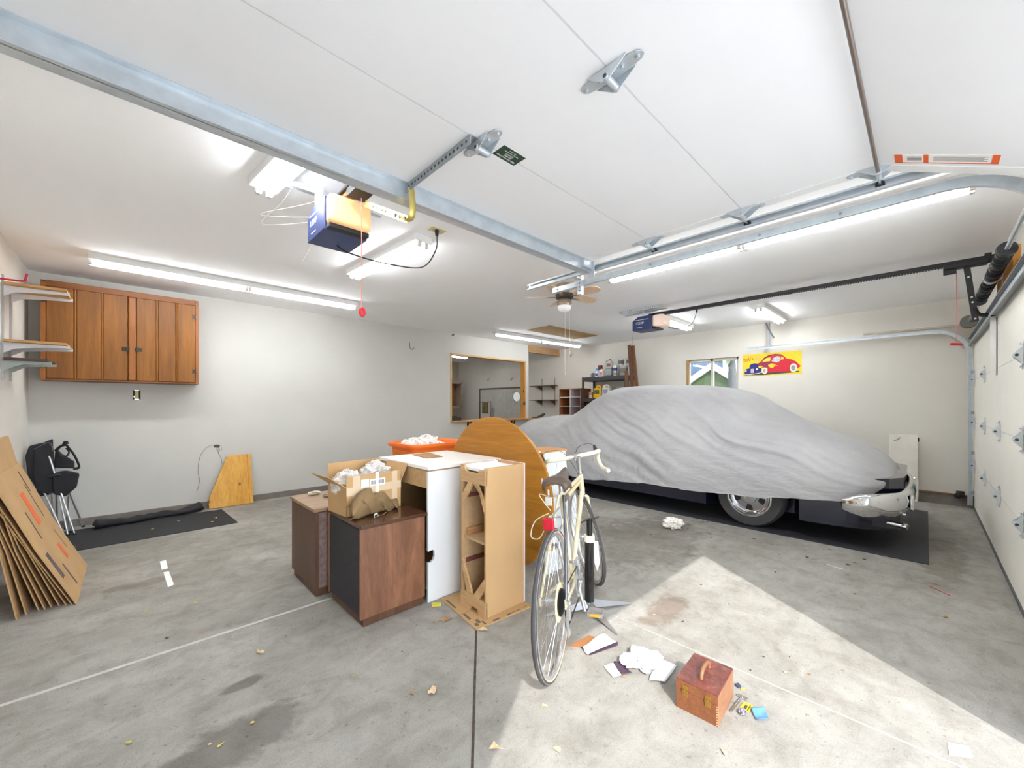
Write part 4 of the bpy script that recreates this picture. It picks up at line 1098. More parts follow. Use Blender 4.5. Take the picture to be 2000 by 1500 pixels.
for (x, y) in ((.02, -.25), (.02, .25)):
    MB().bx(.03, .06, y - .03, y + .03, .2, 1.0).build('batten', wood('table_batten', (160, 104, 40), (186, 126, 58), 'Z'), rt)

# bar stool behind
bs = thing('bar_stool', 'orange wooden bar stool showing its seat behind the round table top', 'stool', (2.80, 2.47, 0))
SE = wood('orange_stool_wood', (206, 132, 38), (228, 158, 64), 'X', .35, coat=.3)
mb = MB(); loft(mb, [[(x, y, z) for x, y in rrect(w, d, .05)] for w, d, z in ((.30, .26, .845), (.35, .30, .855), (.36, .31, .87), (.34, .29, .885))]); mb.build('seat', SE, bs, smooth=40)
SL_ = wood('red_brown_leg', (96, 44, 26), (124, 62, 38), 'Z', .4)
for sx in (-1, 1):
    for sy in (-1, 1):
        l = MB().cyl((sx * .13, sy * .11, .85), (sx * .17, sy * .15, 0), .018, .015, n=12).build('leg', SL_, bs, smooth=40)
for sy in (-1, 1): MB().cyl((-.155, sy * .137, .28), (.155, sy * .137, .28), .01, n=8).build('rung', SL_, bs, smooth=40)
# white boards by the bicycle
tag(MB().add([(2.30, 2.005, 0), (2.742, 2.005, 0), (2.742, 2.025, 0), (2.30, 2.025, 0), (2.30, 2.065, .55), (2.742, 2.065, .55), (2.742, 2.085, .55), (2.30, 2.085, .55)], [(0, 3, 2, 1), (4, 5, 6, 7), (0, 1, 5, 4), (1, 2, 6, 5), (2, 3, 7, 6), (3, 0, 4, 7)]).build('white_board', MELW), 'low wide white melamine panel behind the bicycle wheels', 'panel')
wp = thing('melamine_board', 'tall narrow white panel with a hook mark behind the bicycle bars', 'panel', (2.61, 2.10, 0))
mb = MB(); mb.prism([(-.13, 0), (.15, 0), (.15, .895), (-.13, .895)], -.018, (0, 0, 0), (1, 0, 0), (0, .1, 1)); mb.build('board', MELW, wp, bevel=.002)
mb = MB(); mb.M = Matrix.Translation((0, -.002, 0)); mb.tube(spl([(.0, .083, .82), (.015, .081, .81), (.012, .077, .77), (-.005, .075, .75)], 6), .0015, 5); mb.build('scratch_mark', mat('grey_mark', (170, 170, 172), .6), wp)

# ================================================================== BICYCLE
CREAM = mat('cream_frame_paint', (206, 196, 166), .32, var=.06, coat=.4)
TYRE = mat('tyre_tread', (66, 66, 68), .75, var=.1)
GUM = mat('gum_sidewall', (206, 176, 142), .7)
SPK = mat('spoke_steel', (206, 204, 202), .25, .9)
SAD = mat('worn_brown_saddle', (84, 68, 58), .5, var=.25, scale=14)
DARKM = mat('dark_chrome_tube', (112, 114, 120), .3, .8)
bk = thing('bicycle', 'cream ten-speed road bicycle with drop handlebars standing by the drawer unit', 'bicycle', (1.502, 1.245, 0), .457)
bk.rotation_euler = (-.05, 0, .457)
AX, BB, ST = Vector((0, 0, .34)), Vector((.43, 0, .275)), Vector((.275, 0, .80))
H1, H2 = Vector((.905, 0, .68)), Vector((.868, 0, .82))
FA = Vector((1.03, 0, .34))
sd = (H2 - H1).normalized()
STEER = Matrix.Translation(H1) @ Matrix.Rotation(R(30), 4, sd) @ Matrix.Translation(-H1)
def wheel(name, c, M, cassette=False):
    mb = MB(); mb.M = M
    mb.lathe([(.318, -.009), (.322, -.0105), (.305, -.0095), (.302, 0), (.305, .0095), (.322, .0105), (.318, .009)], 56, 'Y', c, cap=False)
    w = mb.build(name, ALU, bk, smooth=40)
    mb = MB(); mb.M = M
    mb.lathe([(.318, -.009), (.328, -.0135), (.338, -.011), (.338, .011), (.328, .0135), (.318, .009)], 64, 'Y', c, closed=False, cap=False)
    mb.build('gum_wall', GUM, w, smooth=60)
    mb = MB(); mb.M = M
    mb.lathe([(.327, -.0138), (.336, -.0125), (.342, -.006), (.3435, 0), (.342, .006), (.336, .0125), (.327, .0138)], 64, 'Y', c, cap=False)
    mb.build('tyre', TYRE, w, smooth=60)
    mb = MB(); mb.M = M
    hw = .034
    mb.cyl((c[0], c[1] - .05, c[2]), (c[0], c[1] + .05, c[2]), .006, n=8).cyl((c[0], -hw, c[2]), (c[0], hw, c[2]), .013, n=12)
    for s in (-1, 1): mb.cyl((c[0], s * hw, c[2]), (c[0], s * (hw - .004), c[2]), .027, n=16).cyl((c[0], s * .052, c[2]), (c[0], s * .06, c[2]), .009, n=8)
    mb.build('hub', ALU, w, smooth=40)
    for k in range(36):
        s = 1 if k % 2 else -1
        a = 2 * PI * k / 36; b = a + (.5 if (k // 2) % 2 else -.5)
        mb = MB(); mb.M = M
        mb.cyl((c[0] + .025 * math.cos(b), s * hw, c[2] + .025 * math.sin(b)), (c[0] + .303 * math.cos(a), 0, c[2] + .303 * math.sin(a)), .0011, n=4, cap=False)
        mb.build('spoke', SPK, w)
    return w
I4 = Matrix.Identity(4)
rw = wheel('rear_wheel', tuple(AX), I4)
fwl = wheel('front_wheel', tuple(FA), STEER)
mb = MB()
mb.tube([BB, ST + Vector((-.004, 0, .02))], .0145, 14).tube([ST, H2 + Vector((0, 0, -.02))], .013, 14).tube([BB, H1 + Vector((0, 0, .02))], .0155, 14).tube([H1 - sd * .01, H2 + sd * .01], .018, 14).cyl(BB + Vector((0, -.036, 0)), BB + Vector((0, .036, 0)), .021, n=14)
for s in (-1, 1):
    mb.tube([BB + Vector((-.02, s * .02, 0)), BB + Vector((-.2, s * .045, .03)), AX + Vector((.01, s * .062, 0))], .009, 10)
    mb.bx(-.02, .025, s * .062 - .003, s * .062 + .003, .315, .36)
mb.tube([ST + Vector((-.01, .012, .0)), Vector((.17, .036, .62)), AX + Vector((0, .062, .01))], .0075, 10)
mb.build('frame', CREAM, bk, smooth=50)
mb = MB(); mb.tube([ST + Vector((-.01, -.014, .0)), Vector((.17, -.038, .62)), AX + Vector((0, -.062, .01))], .0078, 10); mb.build('seat_stay', DARKM, bk, smooth=50)
mb = MB(); mb.cyl(H1 - sd * .012, H1 - sd * .002, .022, n=14).cyl(H2 + sd * .002, H2 + sd * .016, .021, n=14).cyl(H2 + sd * .016, H2 + sd * .024, .018, n=14); mb.build('headset', CHROME, bk, smooth=40)
mb = MB(); mb.M = STEER
for s in (-1, 1):
    mb.tube([H1 + Vector((0, 0, -.01)), H1 + Vector((.01, s * .035, -.035)), Vector((.955, s * .047, .50)), FA + Vector((-.012, s * .05, .06)), FA + Vector((0, s * .05, 0))], [.012, .012, .011, .009, .008], 10)
mb.build('fork', CREAM, bk, smooth=50)
BT = mat('cream_bar_tape', (214, 210, 188), .6, bmp=.15, bscale=60)
mb = MB(); mb.M = STEER
SP = H2 + sd * .115
CL = SP + Vector((.085, 0, .005))
mb.cyl(H2, SP + sd * .012, .0125, n=12).tube([SP, CL], .012, 10).cyl(CL + Vector((0, -.022, 0)), CL + Vector((0, .022, 0)), .018, n=12).cyl(CL + Vector((0, 0, -.03)), CL + Vector((0, 0, 0)), .006, n=8)
mb.build('stem', ALU, bk, smooth=40)
mb = MB(); mb.M = STEER
half = [(0, 0, 0), (0, .08, 0), (0, .15, .002), (.02, .188, .004), (.07, .2, -.01), (.105, .205, -.05), (.095, .208, -.1), (.05, .21, -.128), (-.04, .212, -.138)]
pts = [CL + Vector((x, -y, z)) for x, y, z in half[::-1]] + [CL + Vector(p) for p in half[1:]]
mb.tube(spl(pts, 5), .0145, 12)
hb = mb.build('handlebar', BT, bk, smooth=60)
for s in (-1, 1):
    mb = MB(); mb.M = STEER
    mb.tube([CL + Vector((.095, s * .205, -.035)), CL + Vector((.125, s * .206, .005)), CL + Vector((.14, s * .206, .035))], [.014, .016, .010], 10)
    l = mb.build('brake_hood', mat('black_hood', (34, 34, 36), .5), hb, smooth=60)
    mb = MB(); mb.M = STEER; mb.tube([CL + Vector((.14, s * .206, .03)), CL + Vector((.155, s * .206, -.01)), CL + Vector((.14, s * .206, -.09))], .006, 8, flat=.6); mb.build('brake_lever', ALU, hb, smooth=60)
    mb = MB(); mb.M = STEER; mb.tube(spl([CL + Vector((.14, s * .206, .035)), CL + Vector((.13, s * .15, .06)), CL + Vector((.10, s * .05, .03)), Vector((.92, 0, .82))], 8), .0016, 6); mb.build('brake_cable', BLACK, hb, smooth=60)
# saddle
def sad(i, j):
    u, v = i / 20, j / 14
    x = .12 + u * .29
    w = interp([(0, .05), (.06, .07), (.25, .076), (.45, .05), (.7, .028), (.92, .022), (1, .008)], u)
    a = PI * v
    drop = interp([(0, .045), (.2, .062), (.6, .05), (1, .03)], u)
    z = .915 + .012 * (u - .4) ** 2 * 4 - .035 * max(0, (.12 - u) / .12) ** 2
    return (x, w * math.cos(a), z - drop * (1 - math.sin(a) ** .55))
mb = MB(); mb.grid(21, 15, sad); mb.build('saddle', SAD, bk, smooth=180, solid=.006)
mb = MB(); mb.cyl(ST, ST + Vector((-.015, 0, .075)), .0125, n=12)
for s in (-1, 1): mb.tube([(.14, s * .035, .885), (.2, s * .025, .868), (.3, s * .02, .868), (.385, s * .008, .893)], .0035, 6)
mb.box((.255, 0, .872), (.035, .05, .016)); mb.build('seat_post', ALU, bk, smooth=40)
mb = MB(); mb.box((.11, .03, .80), (.012, .035, .045)).tube([(.115, .03, .86), (.113, .03, .83)], .006, 6); mb.build('tool_clamp', mat('off_white_clamp', (186, 184, 180), .4), bk, bevel=.004)
mb = MB(); mb.box((-.02, .0, .72), (.02, .055, .06), ry=R(-8)); rf = mb.build('rear_reflector', mat('red_reflector', (186, 16, 44), .2, coat=.6), bk, bevel=.006)
mb = MB(); mb.tube([(-.012, 0, .72), (.06, 0, .74), (.2, 0, .745)], .006, 6); mb.build('reflector_bracket', ALU, rf)
def caliper(c, M, name='brake_caliper'):
    mb = MB(); mb.M = M
    for s in (-1, 1):
        mb.tube(spl([c + Vector((0, -s * .005, .02)), c + Vector((.004, s * .03, .02)), c + Vector((.004, s * .036, -.01)), c + Vector((.004, s * .026, -.04))], 4), .007, 6, flat=.7)
        mb.box(tuple(c + Vector((.012, s * .016, -.045))), (.04, .012, .01))
    mb.build(name, ALU, bk, smooth=50)
caliper(Vector((.11, 0, .70)), I4)
caliper(Vector((.955, 0, .70)), STEER)
mb = MB(); mb.tube(spl([(.1, .03, .74), (.02, .08, .72), (-.03, .09, .66), (.0, .06, .64), (.03, .04, .67)], 6), .003, 6); mb.tube(spl([(.11, .02, .75), (.08, .07, .84), (.2, .04, .80), (.28, .02, .78)], 6), .0025, 6)
mb.build('rear_brake_cable', mat('pale_cable', (196, 182, 158), .5), bk, smooth=60)
# drive train on the right-hand side
mb = MB()
for k in range(6): mb.lathe([(.028 + .0065 * k, -.058 + .0035 * k), (.031 + .0065 * k, -.058 + .0035 * k), (.031 + .0065 * k, -.056 + .0035 * k), (.028 + .0065 * k, -.056 + .0035 * k)], 24, 'Y', tuple(AX))
mb.cyl(AX + Vector((0, -.06, 0)), AX + Vector((0, -.036, 0)), .026, n=16)
mb.build('freewheel', mat('oily_sprocket', (44, 42, 44), .45, .6), rw)
MB().lathe([(.025, -.033), (.085, -.032), (.09, -.030), (.085, -.029), (.025, -.030)], 32, 'Y', tuple(AX)).build('spoke_protector', mat('yellowed_plastic', (222, 206, 164), .4), rw, smooth=40)
mb = MB()
for rr, y in ((.095, -.045), (.075, -.038)):
    mb.lathe([(rr - .014, y - .0015), (rr, y - .0015), (rr, y + .0015), (rr - .014, y + .0015)], 40, 'Y', tuple(BB), closed=True, cap=False)
for k in range(5):
    a = 2 * PI * k / 5
    mb.cyl(BB + Vector((0, -.045, 0)), BB + Vector((.085 * math.cos(a), -.045, .085 * math.sin(a))), .006, n=6)
mb.build('chainring', ALU, bk)
CA = R(-100)
for s, a in ((-1, CA), (1, CA + PI)):
    e = BB + Vector((.17 * math.cos(a), s * .075, .17 * math.sin(a)))
    cr = MB().tube([BB + Vector((0, s * .055, 0)), BB.lerp(e, .3) + Vector((0, s * .02, 0)), e], [.013, .011, .01], 8).build('crank', ALU, bk, smooth=50)
    c = e + Vector((0, s * .06, 0))
    mb = MB(); mb.cyl(e, c + Vector((0, s * .04, 0)), .006, n=8)
    for x in (-.034, .034): mb.box(tuple(c + Vector((x, 0, 0))), (.005, .085, .022))
    for y in (-.04, .04): mb.box(tuple(c + Vector((0, y, 0))), (.07, .005, .02))
    mb.build('pedal', mat('grey_pedal', (176, 172, 174), .35, .7), cr, bevel=.001)
    mb = MB()
    for x in (-.039, .039): mb.box(tuple(c + Vector((x, 0, 0))), (.006, .06, .016))
    mb.build('pedal_reflector', mat('amber_reflector', (226, 158, 40), .25, coat=.5), cr, bevel=.002)
mb = MB()
up = [AX + Vector((0, -.046, .045)), BB + Vector((0, -.046, .095))]
mb.tube(up, .0035, 6)
mb.tube(spl([AX + Vector((.03, -.05, -.05)), AX + Vector((.03, -.05, -.09)), AX + Vector((.05, -.05, -.15)), BB + Vector((-.1, -.046, -.09)), BB + Vector((0, -.046, -.095))], 6), .0035, 6)
mb.build('chain', mat('oily_chain', (62, 56, 54), .45, .6), bk)
mb = MB(); mb.box((.012, -.07, .285), (.03, .02, .06)).box((.03, -.058, .21), (.03, .01, .11), ry=R(-14)).cyl((.02, -.064, .255), (.02, -.054, .255), .02, n=12).cyl((.045, -.064, .175), (.045, -.054, .175), .02, n=12).cyl((-.0, -.085, .34), (0, -.06, .34), .011, n=8)
mb.build('rear_derailleur', ALU, bk, bevel=.003)
mb = MB(); mb.box(tuple(BB + Vector((-.03, -.045, .115))), (.05, .02, .04)).cyl(BB + Vector((-.05, -.03, .12)), BB + Vector((-.05, 0, .12)), .012); mb.build('front_derailleur', ALU, bk, bevel=.003)
mb = MB(); 
P_ = BB.lerp(H1, .62)
mb.cyl(P_ + Vector((0, 0, .0)), P_ + (H1 - BB).normalized() * .03, .0162, n=14); mb.build('frame_sticker', mat('yellow_sticker', (222, 186, 60), .4), bk, smooth=40)
mb = MB(); mb.tube([ST.lerp(H2, .08) + Vector((0, -.018, -.025)), ST.lerp(H2, .78) + Vector((0, -.018, -.025))], .0115, 10); mb.build('frame_pump', mat('tan_pump', (206, 186, 140), .4), bk, smooth=50)
MB().tube([ST.lerp(H2, .0) + Vector((-.01, -.018, -.025)), ST.lerp(H2, .12) + Vector((0, -.018, -.025))], .0135, 10).build('pump_grip', mat('brown_grip', (112, 92, 78), .6), bk, smooth=50)

# pole stand beside the bicycle
ps = thing('pole_stand', 'black telescoping pole on a silver tripod base beside the bicycle', 'stand', (2.10, 1.475, 0), 0)
BLKP = mat('gloss_black_tube', (24, 24, 26), .16, .3, coat=.6)
MB().cyl((0, 0, .06), (0, 0, .46), .030, n=24).build('lower_tube', BLKP, ps, smooth=40)
MB().cyl((0, 0, .46), (0, 0, .57), .019, n=20).build('upper_tube', BLKP, ps, smooth=40)
MB().cyl((0, 0, .435), (0, 0, .475), .0325, n=20).build('white_tape', TAPEW, ps, smooth=40)
mb = MB(); mb.prism([(-.01, .0), (.02, .0), (.03, -.14), (.015, -.19), (-.002, -.14)], .003, (.02, -.027, .44), (.72, -.69, 0), (0, 0, 1)); mb.build('plastic_scrap', mat('clear_plastic_scrap', (214, 214, 214), .25), ps)
SLV = mat('silver_leg', (176, 178, 184), .3, .7)
MB().cyl((0, 0, .03), (0, 0, .075), .03, .028, n=20).build('collar', SLV, ps, smooth=40)
for a in (R(-28), R(-113), R(150)):
    d = Vector((math.cos(a), math.sin(a), 0)); n = Vector((-d.y, d.x, 0))
    mb = MB(); vs = []
    for t, wd, zt, zb in ((.0, .03, .075, .03), (.12, .026, .045, .02), (.30, .006, .008, .0)):
        c = d * t
        vs += [tuple(c + n * wd + Vector((0, 0, zb))), tuple(c + Vector((0, 0, zt))), tuple(c - n * wd + Vector((0, 0, zb)))]
    fs = []
    for i in range(2):
        for j in range(3): fs.append((i * 3 + j, i * 3 + (j + 1) % 3, i * 3 + 3 + (j + 1) % 3, i * 3 + 3 + j))
    fs += [(0, 1, 2), (6, 7, 8)]
    mb.add(vs, fs); mb.build('leg', SLV, ps, smooth=30)
MB().tube(spl([(-.06, .02, .56), (-.01, .0, .578), (.03, -.01, .575), (.06, -.03, .585)], 5), .005, 6).cyl((-.012, 0, .57), (.012, 0, .57), .012).build('top_clip', BLACK, ps)

# ================================================================== THINGS IN THE SUN
MAH = wood('orange_mahogany', (112, 64, 36), (142, 88, 54), 'X', .5, scale=10)
MAHY = wood('pale_mahogany_side', (134, 90, 62), (160, 112, 80), 'Y', .5, scale=10)
LID = mat('worn_red_varnish', (132, 50, 36), .35, var=.0)
m_, nt_, b_ = base_mat('worn_red_lid')
v_ = coords(nt_)
nt_.links.new(mixc(nt_, ramp(nt_, tex_noise(nt_, v_, 45, 5, .7), [(.5, (0, 0, 0)), (.68, (150, 150, 150))]), ramp(nt_, tex_noise(nt_, v_, 20, 3, .6), [(.35, (84, 34, 26)), (.65, (112, 52, 38))]), lin((150, 124, 116))), b_.inputs['Base Color'])
b_.inputs['Roughness'].default_value = .4
LID = m_
wb = thing('wooden_box', 'small dovetailed reddish wooden box with a carrying handle in the sun patch', 'box', (1.819, .67, 0), R(3.5))
w_2, d_2 = .115, .083
MB().bx(-w_2, w_2, -d_2, d_2, .0, .083).build('body', MAH, wb, bevel=.0012)
ld = MB().bx(-w_2, w_2, -d_2, d_2, .0838, .122).build('lid', MAH, wb, bevel=.0012)
MB().bx(-w_2 + .001, w_2 - .001, -d_2 - .0006, -d_2 + .001, .001, .121).build('side_veneer', MAHY, wb)
MB().bx(-w_2, w_2, -d_2, d_2, .122, .1255).build('lid_top', LID, ld, bevel=.001)
mb = MB(); mb.tube(spl([(-.052, 0, .124), (-.046, 0, .146), (-.02, 0, .158), (.02, 0, .158), (.046, 0, .146), (.052, 0, .124)], 6), .0085, 10, flat=1); mb.build('handle', wood('blond_handle', (130, 88, 60), (156, 112, 82), 'X', .4), ld, smooth=60)
BRS = mat('brass', (176, 134, 66), .35, .8)
for y in (-.045, .045):
    mb = MB(); mb.bx(-w_2 - .003, -w_2, y - .011, y + .011, .09, .108).bx(-w_2 - .003, -w_2, y - .011, y + .011, .062, .082).cyl((-w_2 - .004, y - .012, .086), (-w_2 - .004, y + .012, .086), .0035, n=8).bx(-w_2 - .005, -w_2 - .003, y - .004, y + .004, .07, .1)
    mb.build('latch', BRS, wb, bevel=.0008)
mb = MB()
for z in range(8):
    mb.bx(-w_2 - .0004, -w_2 + .004, -d_2 - .0008, -d_2 + .006, .004 + z * .0105, .009 + z * .0105)
mb.build('dovetails', wood('dovetail_pale', (196, 150, 108), (214, 172, 132), 'Z', .5), wb)

def flat(name, label, cat, pts, z, m, th=.001, curl=None, group=None):
    c = Vector((sum(p[0] for p in pts) / len(pts), sum(p[1] for p in pts) / len(pts)))
    mb = MB(); mb.prism([(p[0] - c.x, p[1] - c.y) for p in pts], th)
    o = mb.build(name, m); o.location = (c.x, c.y, z)
    return tag(o, label, cat, group)
KR2 = mat('orange_envelope', (164, 110, 66), .8)
PUR = mat('plum_card', (78, 56, 74), .6)
flat('envelope', 'orange-brown envelope corner under the white sheets at the edge of the sun', 'envelope', [(1.702, 1.335), (1.80, 1.20), (1.90, 1.21), (1.865, 1.315)], .0005, KR2)
flat('folder', 'plum card peeking out under the white sheet nearest the bicycle wheel', 'card', [(1.72, 1.205), (1.90, 1.15), (1.93, 1.17), (1.74, 1.28)], .0018, PUR)
def curled(name, label, cat, p00, p10, p11, p01, z, amp, m, n=10, seed=1):
    mb = MB()
    P = [Vector((*p, 0)) for p in (p00, p10, p11, p01)]
    c = sum(P, Vector()) / 4
    def fn(i, j):
        u, v = i / n, j / n
        p = P[0].lerp(P[1], u).lerp(P[3].lerp(P[2], u), v) - c
        return (p.x, p.y, amp * (.5 + .5 * noise.noise((u * 2.2 + seed, v * 2.2, seed)) + .5 * (2 * v - 1) ** 2))
    mb.grid(n + 1, n + 1, fn)
    o = mb.build(name, m, smooth=180, solid=.0008); o.location = (c.x, c.y, z)
    return tag(o, label, cat)
curled('paper_sheet', 'white paper sheet lying on the envelope beside the bicycle wheel', 'paper', (1.735, 1.262), (1.93, 1.262), (1.905, 1.160), (1.70, 1.208), .0035, .012, PAPER, seed=2)
curled('booklet_page', 'blank white card next to the plum flap in the sun', 'card', (1.696, 1.109), (1.752, 1.088), (1.70, 1.010), (1.655, 1.026), .001, .006, PAPER, seed=5)
curled('booklet_cover', 'dark plum flap next to the blank white card in the sun', 'card', (1.752, 1.088), (1.785, 1.062), (1.745, .980), (1.702, 1.008), .001, .008, PUR, seed=6)
cw = crumple('packing_sheet', mat('white_foam_sheet', (206, 206, 209), .7, bmp=.3, bscale=30), None, (0, 0, .02), (.095, .07, .03), 61, 44, .5, 2.2)
cw.location = (1.86, .985, 0); cw.rotation_euler = (0, 0, R(-20))
tag(cw, 'crumpled white foam packing sheet beside the wooden box', 'packing material')
curled('plastic_bag', 'flat translucent plastic bag between the packing sheet and the wooden box', 'bag', (1.76, .90), (1.80, .84), (1.955, .855), (1.95, .96), .002, .008, mat('frosted_plastic', (206, 206, 208), .3), seed=8)
rz = thing('razor', 'slim silver razor lying right of the wooden box', 'razor', (1.90, .566, .006), R(-3))
MB().cyl((-.07, 0, 0), (.05, 0, 0), .0045, n=10).build('handle', CHROME, rz, smooth=40)
MB().bx(.05, .064, -.02, .02, -.004, .004).cyl((.05, 0, 0), (.06, 0, 0), .006).build('head', CHROME, rz, bevel=.002)
yp = flat('blade_packet', 'yellow printed packet beside the razor', 'packet', [(1.873, .553), (1.93, .549), (1.938, .515), (1.885, .516)], .0006, mat('yellow_card', (190, 166, 40), .45), .005)
mb = MB(); mb.bx(-.02, .008, -.004, .006, .0052, .0056).bx(-.022, .022, -.012, -.009, .0052, .0056); mb.build('printing', mat('packet_ink', (70, 62, 30), .6), yp)
curled('blue_card', 'curled sky-blue card lying right of the yellow packet', 'card', (1.905, .515), (1.953, .477), (1.893, .445), (1.850, .478), .001, .012, mat('sky_blue_card', (92, 138, 186), .4), seed=9)
flat('metal_clip', 'tiny dark clip lying off the far right corner of the wooden box', 'clip', [(2.02, .612), (2.04, .604), (2.028, .588), (2.010, .596)], .0006, mat('slate_metal', (80, 84, 110), .4, .5), .008)
flat('foil_scrap', 'tiny gold scrap next to the dark clip by the wooden box', 'scrap', [(2.008, .583), (2.022, .588), (2.03, .572), (2.012, .568)], .0006, mat('gold_scrap', (212, 184, 80), .4), .003)
tag(crumple('metal_bits', mat('mixed_metal', (150, 146, 156), .35, .6, var=.4, scale=60), None, (1.862, .535, .007), (.018, .014, .009), 71, 18, .5, 4), 'small crumpled foil bits in front of the yellow packet', 'scrap')

# ================================================================== COVERED CAR
CX = 5.65
T_tz = [(.10, .575), (.12, .60), (.16, .66), (.22, .735), (.30, .80), (.42, .865), (.58, .945), (.75, 1.01), (1.03, 1.145), (1.26, 1.30), (1.45, 1.428), (1.68, 1.505), (2.06, 1.56), (2.79, 1.588), (3.3, 1.565), (3.63, 1.43), (3.88, 1.26), (4.1, 1.13), (4.64, 1.10), (5.17, 1.02), (5.35, .92), (5.5, .78), (5.56, .62)]
T_hz = [(.10, .56), (.14, .57), (.2, .55), (.27, .50), (.44, .432), (.7, .395), (1.2, .345), (1.6, .312), (2.2, .297), (2.5, .303), (3.34, .235), (5.0, .25), (5.56, .4)]
T_hw = [(.10, .42), (.12, .54), (.16, .66), (.22, .76), (.32, .86), (.45, .925), (.7, .968), (1.3, .978), (2, .965), (3.3, .955), (4, .95), (4.7, .93), (5.1, .86), (5.35, .72), (5.5, .5), (5.56, .3)]
T_sw = [(.10, .36), (.16, .54), (.3, .70), (.45, .79), (.75, .86), (1.2, .86), (1.8, .83), (2.8, .80), (3.5, .80), (3.9, .80), (4.3, .80), (4.8, .77), (5.2, .66), (5.5, .38), (5.56, .2)]
T_sz = [(.10, .57), (.16, .63), (.3, .70), (.45, .755), (.75, .85), (1.2, .95), (1.8, 1.03), (2.8, 1.05), (3.5, 1.02), (3.9, .93), (4.3, .88), (4.8, .85), (5.2, .78), (5.5, .68), (5.56, .56)]
T_rw = [(.10, .22), (.16, .36), (.3, .5), (.45, .55), (.75, .56), (1.2, .53), (1.7, .50), (2.8, .53), (3.4, .54), (3.7, .5), (4, .44), (4.5, .40), (5.1, .34), (5.5, .2), (5.56, .1)]
T_dr = [(.10, .004), (.16, .015), (.3, .03), (.45, .04), (.75, .05), (1.2, .09), (1.7, .11), (2.8, .10), (3.4, .12), (3.7, .12), (4, .07), (4.5, .05), (5.2, .05), (5.56, .02)]
def smo(tab, y):
    return sum(interp(tab, y + k * .05) for k in (-1, 0, 1)) / 3 if .25 < y < 5.3 else interp(tab, y)
def ridges(q, w):
    s = 0
    for f, a, ph in ((8.0, .36, 0), (18, .4, 1.7), (33, .28, 4.1)):
        s += a * (1 - abs(math.sin(q * f + ph + w * 2.2))) ** 1.6
    return s
NY, NP = 340, 110
ys = [.10 + 5.46 * (k / (NY - 1)) for k in range(NY)]
def cover_pt(i, j):
    y = ys[i]
    s = 2 * j / (NP - 1) - 1            # -1 near hem ... +1 far hem
    side = -1 if s < 0 else 1
    t = 1 - abs(s)                      # 0 hem, 1 top
    hw, tz, hz = smo(T_hw, y), smo(T_tz, y), interp(T_hz, y)
    sw, sz, rwid, dr = smo(T_sw, y), smo(T_sz, y), smo(T_rw, y), smo(T_dr, y)
    hz = min(hz, sz - .01)
    ctrl = [(hw * .985, hz), (hw, hz + (sz - hz) * .42), (hw * .6 + sw * .4, hz + (sz - hz) * .80), (sw, sz), ((sw + rwid) / 2 + .01, sz + (tz - dr - sz) * .56), (rwid, tz - dr), (rwid * .5, tz - dr * .22), (0, tz)]
    f = t * 7
    k = min(int(f), 6); u = f - k
    P = [Vector((*ctrl[max(0, min(7, m))], 0)) for m in (k - 1, k, k + 1, k + 2)]
    if k == 6: P[3] = Vector((-ctrl[6][0], ctrl[6][1], 0))
    a, b, c, d = P
    q = .5 * ((2 * b) + (c - a) * u + (2 * a - 5 * b + 4 * c - d) * u * u + (3 * b - a - 3 * c + d) * u ** 3)
    x, z = q.x, q.y
    n = noise.noise((y * 1.7, z * 2.1, side * 3.0)); n2 = noise.noise((y * .8, z * 1.1, 7 + side))
    amp = interp([(0, .35), (.12, .9), (.45, 1), (.62, .5), (.8, .15), (1, .05)], t)
    amp *= interp([(.1, .6), (.5, 1), (2.3, 1), (3.0, .55), (3.6, .3), (5.5, .35)], y)
    phase = z - .42 * y + .12 * math.sin(y * 1.3) + .10 * n
    disp = .105 * amp * (ridges(phase, n2) - .35) * max(.2, min(1.15, .7 + 1.2 * n2))
    disp += .012 * amp * n + (.004 if y > 2.92 and t < .95 else 0)
    gz_ = (y > 2.2) * .006 * math.sin(y * 23 + z * 5) * max(0, 1 - t * 3)
    nx = 1 - max(0, t - .55) * 2
    z2 = z + disp * (.25 + .75 * max(0, t - .5)) * (t > .03)
    if t < .02: z2 += .006 * math.sin(y * 9) + .004 * math.sin(y * 31)
    yo = y if y > .45 else .17 + (y - .10) * .8
    return (CX + side * max(0, x + disp * max(.1, nx) + gz_), yo, z2)
cm_, cnt, cbs = base_mat('car_cover_cloth')
cv = coords(cnt)
cnt.links.new(ramp(cnt, tex_noise(cnt, cv, 1.6, 5, .6), [(.35, (172, 171, 174)), (.7, (187, 186, 186))]), cbs.inputs['Base Color'])
cbs.inputs['Roughness'].default_value = .85; cbs.inputs['Sheen Weight'].default_value = .2
wv = tex_noise(cnt, cv, 420, 2)
wr_ = tex_noise(cnt, coords(cnt, (1, .5, 1.6)), 7, 5, .6, .6)
mxh = cnt.nodes.new('ShaderNodeMath'); mxh.operation = 'MULTIPLY_ADD'; mxh.inputs[1].default_value = .06
cnt.links.new(wv, mxh.inputs[0]); cnt.links.new(wr_, mxh.inputs[2])
bump(cnt, cbs, mxh.outputs[0], .5, .03)
mb = MB(); mb.grid(NY, NP, cover_pt)
cov = mb.build('car_cover', cm_, smooth=180)
tag(cov, 'pale grey cloth cover draped over the old rounded car', 'car cover')
mb = MB(); mb.tube([(cover_pt(14 + k * 9, 0)[0] + .004, ys[14 + k * 9], cover_pt(14 + k * 9, 0)[2] + .004) for k in range(34)], .006, 6)
mb.build('hem', cm_, cov, smooth=60)
car = thing('car', 'dark navy old car under the grey cover, showing wheel and chrome bumper', 'car', (CX, 0, 0))
NB = mat('navy_car_paint', (14, 18, 38), .25, .1, coat=.7)
